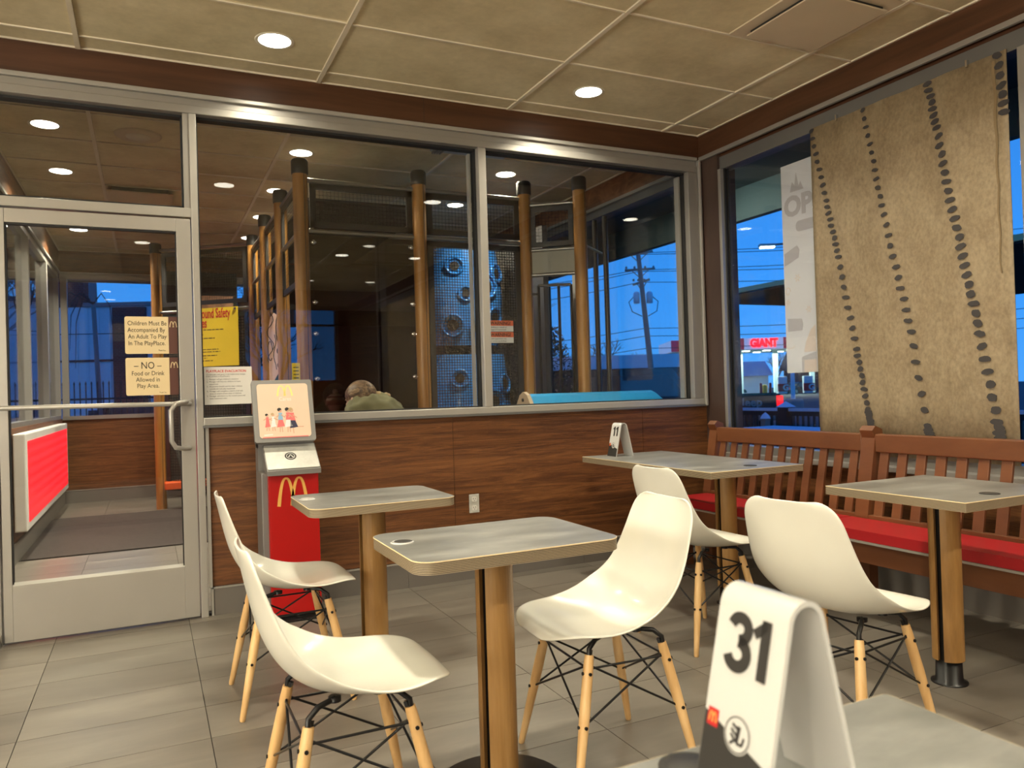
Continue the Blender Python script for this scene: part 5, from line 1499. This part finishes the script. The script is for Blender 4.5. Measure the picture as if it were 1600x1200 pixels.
# patio fence beside the restaurant
r = root('railing_fence', 'dark baluster fence with pale snow-dusted top rail outside the right window', 'fence', (10, 11, -.2))
obj('top_rail', MB().bx(-.05, .05, -5.5, .6, .88, .93), 'snow_white', r)
obj('rail_board', MB().bx(-.03, .03, -5.5, .6, .80, .88), 'black_iron', r)
obj('bottom_rail', MB().bx(-.03, .03, -5.5, .6, .08, .14), 'black_iron', r)
bm_ = MB().bx(-.015, .015, -.015, .015, .14, .80).mesh('baluster'); bm_.materials.append(MATS['black_iron'])
for k in range(50):
    obj('baluster', bm_, None, r, loc=(0, -5.4+k*.12, 0))
for yy in (-3.2, -.94):
    p = obj('fence_post', MB().bx(-.1, .1, yy-.1, yy+.1, 0, .95), 'black_iron', r)
    g = MB(); g.add([(-.12, yy-.12, .95), (.12, yy-.12, .95), (.12, yy+.12, .95), (-.12, yy+.12, .95), (0, yy, 1.05)], [(0, 1, 4), (1, 2, 4), (2, 3, 4), (3, 0, 4), (3, 2, 1, 0)]); obj('post_cap', g, 'snow_white', p)
r = root('garden_post', 'short leaning wooden post with a white cap in front of the baluster fence', 'post', (8.68, 9.2, -.2))
g = MB(); g.bar((0, 0, 0), (.03, 0, .82), .10, .10); obj('shaft', g, 'wood_pole', r)
g = MB(); g.lathe([(.08, .82), (.05, .88), (.001, .92)], c=(.03, 0, 0), n=10); obj('cap', g, 'snow_white', r)
r = root('patio_table', 'snow-covered flat patio table outside the right window', 'table', (8.0, 7.8, -.2))
obj('tabletop', MB().bx(-.4, .4, -.9, .9, .70, .74), 'snow_white', r)
for yy in (-.7, .7): obj('leg', MB().bx(-.05, .05, yy-.05, yy+.05, 0, .70), 'black_iron', r)

# street lamp by the road
r = root('street_lamp', 'street lamp with bright white heads on a pole with a concrete base', 'street lamp', (27.26, 26.95, -.2))
obj('concrete_base', MB().lathe([(.45, 0), (.45, .55), (.40, .62), (.001, .62)], n=20), 'concrete_out', r)
g = MB(); g.tube((0, 0, .6), (0, 0, 8.0), .10, .07, n=12); obj('pole', g, 'snow_white', r)
g = MB(); g.tube((-1.0, .5, 7.85), (1.0, -.5, 7.95), .05, n=8); obj('arm', g, 'alu_dark', r)
for s in (-1, 1):
    g = MB(); g.bar((s*.55, -s*.27, 7.84), (s*1.2, -s*.6, 7.84), .35, .12); h = obj('lamp_head', g, 'alu', r)
    g = MB(); g.bar((s*.6, -s*.29, 7.75), (s*1.15, -s*.57, 7.75), .28, .05); obj('glow_panel', g, 'street_glow', h)
# large dark canopy
r = root('drive_canopy', 'large flat canopy with beige rim and dark underside in front of the sky', 'canopy', (14.5, 13, -.2))
obj('roof_slab', MB().bx(0, 9, -9, 5.2, 3.8, 3.92), 'canopy_under', r)
obj('rim', MB().bx(-.06, 0, -9, 5.26, 3.84, 3.96), 'canopy_beige', r)
for x in (3.0, 6.5):
    for y in (-6, -1):
        obj('column', MB().bx(x-.15, x+.15, y-.15, y+.15, 0, 3.8), 'concrete_out', r)
# utility pole and wires
r = root('utility_pole', 'leaning wooden utility pole with three crossarms and two transformers', 'utility pole', (29.75, 41.25, -.2))
top = Vector((-.82, .28, 10.5)); 
g = MB(); g.tube((0, 0, 0), top, .20, .14, n=12); obj('pole', g, 'wood_pole', r)
ax = Vector((.904, -.427, 0))
for z, hl, dz in ((10.05, .95, .12), (9.02, .98, .03), (8.2, .55, .16)):
    c = top*(z/10.5)
    g = MB(); g.bar(c-ax*hl-Vector((0, 0, dz)), c+ax*hl+Vector((0, 0, dz)), .12, .14)
    g.bar(c-ax*hl*.6, c-Vector((0, 0, .55)), .05, .05); g.bar(c+ax*hl*.6, c-Vector((0, 0, .55)), .05, .05); a_ = obj('crossarm', g, 'wood_pole', r)
    g = MB()
    for s in (-.9, -.35, .35, .9): g.lathe([(.06, .07), (.08, .14), (.04, .22), (.001, .24)], c=tuple(c+ax*hl*s), n=8)
    obj('insulator', g, 'alu_dark', a_)
for s in (-1, 1):
    c = top*.685+ax*.42*s
    g = MB(); g.lathe([(.001, -.38), (.2, -.36), (.21, .25), (.12, .38), (.001, .40)], c=tuple(c), n=16); obj('transformer', g, 'siding_grey', r)
g = MB()
for s in (-1, 1): g.path([top*.70+ax*.5*s, top*.66+ax*.95*s, top*.60+ax*.8*s, top*.57+ax*.2*s], .03, 6)
obj('cable_loop', g, 'black_iron', r)
def wire(p, q, sag=.5, r_=.02, lb='', nm='power_line'):
    p = Vector(p); q = Vector(q)
    pts = [p+(q-p)*t+Vector((0, 0, -sag*4*t*(1-t))) for t in [i/12 for i in range(13)]]
    g = MB(); g.path(pts, r_, 5); o = obj(nm, g, 'black_iron'); tag(o, lb, 'wire', 'overhead power lines')
T0 = Vector((28.93, 41.53, -.2))
WI = [(10.1, 16, 60, 10.5), (10.0, 17.5, 60, 9.9), (9.0, 16, 60, 9.2), (8.9, 18, 60, 8.4), (8.2, 17, 60, 7.4), (5.2, 17, 60, 5.0), (4.7, 17, 60, 4.2), (3.9, 16, 60, 3.7)]
WL = ['topmost black overhead wire', 'second highest black overhead wire', 'third highest black overhead wire', 'fourth highest black overhead wire', 'black overhead wire at the lowest crossarm', 'black overhead wire just below the transformers', 'second lowest black overhead wire', 'lowest black overhead wire']
for k, (z, x2, y2, z2) in enumerate(WI):
    c = T0+Vector((-.05+.08*(10-z), 0, z))
    wire(c, (x2-6, y2, z2), .8, .022, WL[k]+' of the wires running left from the utility pole')
    wire(c, (75, 20.5+k*.35, z2+3.2), 1.0, .022, WL[k]+' of the wires running right from the utility pole')
# white banded low building
r = root('low_building', 'long low brick building with wide pale blue-white band under the utility pole', 'building', (31.0, 52.5, -.2), radians(-25.3))
obj('brick_wall', MB().bx(-9, 10.5, 0, 8, 0, 2.9), 'brick_red', r)
obj('white_band', MB().bx(-9.2, 10.7, -.3, 8, 2.9, 3.95), 'pale_band', r)
for k in range(4):
    obj('window', MB().bx(4.6+k*1.5, 5.8+k*1.5, -.05, 0, 1.3, 2.5), 'mirror_blue', r)
# trees
def bare_tree(name, label, loc, h, seed, spread=.5, levels=5, r0=.12, group=None, mat='bark'):
    rr = random.Random(seed)
    g = MB()
    def grow(p, d, l, r_, lv):
        q = p+d*l
        mid = p+d*l*.5+Vector((rr.uniform(-1, 1), rr.uniform(-1, 1), rr.uniform(-.5, .5)))*l*.05
        g.path([p, mid, q], [r_, r_*.85, r_*.7], 5 if lv > 2 else 4)
        if lv <= 0: return
        for k in range(3 if lv > 1 else 2):
            nd = (d+Vector((rr.uniform(-1, 1), rr.uniform(-1, 1), rr.uniform(-.25, .6)))*spread).normalized()
            grow(q if k else p+d*l*.7, nd, l*rr.uniform(.6, .82), r_*.62, lv-1)
    grow(Vector((0, 0, 0)), Vector((0, 0, 1)), h*.28, r0, levels)
    o = obj(name, g, mat); o.location = loc; tag(o, label, 'tree', group)
    return o
for k in range(7):
    bare_tree('bare_tree', 'distant bare brownish tree above the pale banded building, number %s from the left' % ['one', 'two', 'three', 'four', 'five', 'six', 'seven'][k], (41+3.1*k, 93-1.6*k+(k % 2)*4, -.2), 7.8+1.0*(k % 3), 20+k, .75, 5, .22, 'distant bare trees')
for k in range(3):
    bare_tree('bare_tree', ['bare dark tree behind the left fuel station column', 'bare dark tree between the fuel station columns', 'bare dark tree behind the right fuel pump'][k], (80+5*k, 98-3*k, -.2), 8.5, 60+k, .75, 5, .22, 'trees behind the station')
# berry bush outside
r = root('berry_bush', 'dark tall shrub with pale berries outside, seen behind the barred gate', 'shrub', (6.55, 12.3, -.2))
rr = random.Random(11); g = MB(); gb = MB()
for k in range(2600):
    z = rr.uniform(.05, 2.5); w = .60*(1-(z/2.75)**3)+.05
    a = rr.uniform(0, 2*pi); q = w*sqrt(rr.random())
    c = Vector((q*cos(a), q*sin(a), z)); s = rr.uniform(.025, .05)
    d1 = Vector((rr.uniform(-1, 1), rr.uniform(-1, 1), rr.uniform(-.6, 1))).normalized(); d2 = d1.cross(Vector((rr.random(), rr.random(), 1))).normalized()
    g.add([c-d1*s, c+d2*s*.4, c+d1*s, c-d2*s*.4], [(0, 1, 2, 3)])
    if k % 14 == 0: gb.ball(tuple(c), .014, 6, 4)
obj('foliage', g, 'bush_leaf', r, stuff=True); obj('berries', gb, 'bush_berry', r, stuff=True)
g = MB()
for k in range(7):
    a = k*.9; g.path([(0, 0, 0), (.1*cos(a), .1*sin(a), .9), (.3*cos(a), .3*sin(a), 2.1)], [.03, .02, .008], 5)
obj('stem', g, 'bark', r)

# ================================================================== OUTSIDE, far left window
r = root('warehouse', 'grey-blue clad building with a dark brick pier beyond the far playroom window', 'building', (-1, 28.4, -.2), radians(-22))
obj('cladding_wall', MB().bx(-14, 12, 0, 6, 0, 4.55), 'siding_grey', r)
for k in range(40):
    obj('cladding_rib', MB().bx(-5+k*.35, -4.97+k*.35, -.03, 0, 0, 4.5), 'siding_grey', r)
obj('brick_pier', MB().bx(.05, 1.1, -.15, 0, 0, 4.5), 'brick_red', r)
obj('upper_brick', MB().bx(-14, -.9, -.02, .4, 4.55, 5.6), 'brick_red', r)
obj('coping', MB().bx(-.9, 12, -.08, 6, 4.55, 4.68), 'alu_dark', r)
obj('dark_stripe', MB().bx(-14, .05, -.04, 0, 2.75, 2.82), 'roof_dark', r)
r = root('light_pole', 'slim pale metal pole with a drooping bare vine, in front of the grey-blue building', 'pole', (-.98, 20.4, -.2))
g = MB(); g.tube((0, 0, 0), (-.13, 0, 3.75), .06, .05, n=10); g.tube((-.13, 0, 3.75), (-.15, 0, 6.5), .09, .08, n=10); obj('pole', g, 'alu_dark', r)
g = MB()
for k, (dx, dn) in enumerate(((-.9, .5), (-.45, 1.2), (-.35, 1.6), (-.55, .9), (.35, .6))):
    g.path([(-.13, -.05, 3.7), (-.13+dx*.5, -.05, 3.95), (-.13+dx, -.1, 3.9-dn*.4), (-.13+dx*1.1, -.1, 3.8-dn)], [.02, .015, .01, .005], 5)
obj('vine', g, 'bark', r)
r = root('iron_fence', 'thin black iron picket fence beyond the far playroom window', 'fence', (-.8, 18.0, -.2), radians(-25))
obj('rail', MB().bx(-4, 5, -.02, .02, 1.45, 1.49), 'black_iron', r); obj('rail', MB().bx(-4, 5, -.02, .02, .2, .24), 'black_iron', r)
pm = MB(); pm.tube((0, 0, 0), (0, 0, 1.75), .012, n=6); pm.lathe([(.012, 1.75), (.02, 1.79), (.001, 1.85)], n=6); pm = pm.mesh('picket'); pm.materials.append(MATS['black_iron'])
for k in range(75): obj('picket', pm, None, r, loc=(-4+k*.12, 0, 0))
car('car', 'dark car parked behind the iron fence, seen through the far playroom window', (.1, 21.5, -.2), radians(-10), H=1.35)
bare_tree('bare_tree', 'bare branching tree behind the door signs, against the blue evening sky', (2.2, 23.5, -.2), 6.2, 5, .75, 6, .12)
bare_tree('bare_tree', 'bare tree seen between the wooden play posts', (8.0, 21.0, -.2), 6.3, 8, .8, 6, .12)
bare_tree('bare_tree', 'bare tree outside the rear dining room window', (2.4, -9.0, -.2), 5.0, 9, .8, 6, .1)
g = MB()
for k in range(4):
    pass
wire((-6, 24.5, 4.9), (8, 20.5, 4.95), .3, .014, 'thin black overhead wire above the grey-blue building')
wire((-6, 24.5, 3.1), (8, 20.5, 3.4), .2, .012, 'thin black wire crossing the grey-blue building front')
# soft lamp under the eaves
ld = bpy.data.lights.new('eave_lamp', 'AREA'); ld.shape = 'RECTANGLE'; ld.size = .9; ld.size_y = .1; ld.energy = 6; ld.color = (.75, 1.0, .92)
lr = root('eave_light', 'long white light fitting under the eaves outside the window corner', 'light', (4.3, 5.35, 2.965))
lo = bpy.data.objects.new('eave_lamp', ld); COL.objects.link(lo); lo.parent = lr; lo.location = (0, 0, -.03); lo.rotation_euler = (0, radians(-35), pi/2*0)
obj('housing', MB().bx(-.05, .05, -.3, .3, -.02, .015), 'alu', lr); obj('tube', MB().bx(-.035, .035, -.28, .28, -.028, -.02), 'street_glow', lr)
ld = bpy.data.lights.new('station_lamp', 'AREA'); ld.shape = 'RECTANGLE'; ld.size = 16; ld.size_y = 7; ld.energy = 3000; ld.color = (.75, 1.0, .9)
lo = bpy.data.objects.new('station_lamp', ld); COL.objects.link(lo); lo.location = (63.3, 68.8, 4.6); lo.rotation_euler = (0, 0, radians(-27.6))

# glowing boards added out of view as housings for the two fill lights
flat('fill_board_glow', (1, 1, 1), 0.5, emit=(1.0, 0.93, 0.78), es=2)
for lb_, loc_, rz_, w_ in (('long glowing fill board added out of view on the left dining wall', (-4.49, -0.4, 1.95), pi/2, 6.0), ('short glowing fill board added out of view on the rear dining wall', (-3.6, -4.19, 1.95), pi, 1.6)):
    r = root('fill_board', lb_, 'fill board', loc_, rz_)
    obj('housing', MB().bx(-w_/2, w_/2, -.06, 0, -.45, .55), 'alu_dark', r, bevel=.01)
    n_ = max(1, round(w_/1.2))
    for k in range(n_):
        a_ = -w_/2+.05+k*(w_-.1)/n_
        obj('screen', MB().bx(a_+.02, a_+(w_-.1)/n_-.02, -.066, -.06, -.4, .5), 'fill_board_glow', r)  # glowing face of the added board

# turn the lettering curves into plain meshes
bpy.context.view_layer.update()
dg = bpy.context.evaluated_depsgraph_get()
for o in [o for o in bpy.data.objects if o.type == 'FONT']:
    me = bpy.data.meshes.new_from_object(o.evaluated_get(dg))
    n_ = bpy.data.objects.new('lettering', me); COL.objects.link(n_)
    n_.parent = o.parent; n_.location = o.location; n_.rotation_euler = o.rotation_euler; n_.scale = o.scale
    if not me.materials: me.materials.append(o.data.materials[0])
    bpy.data.objects.remove(o)
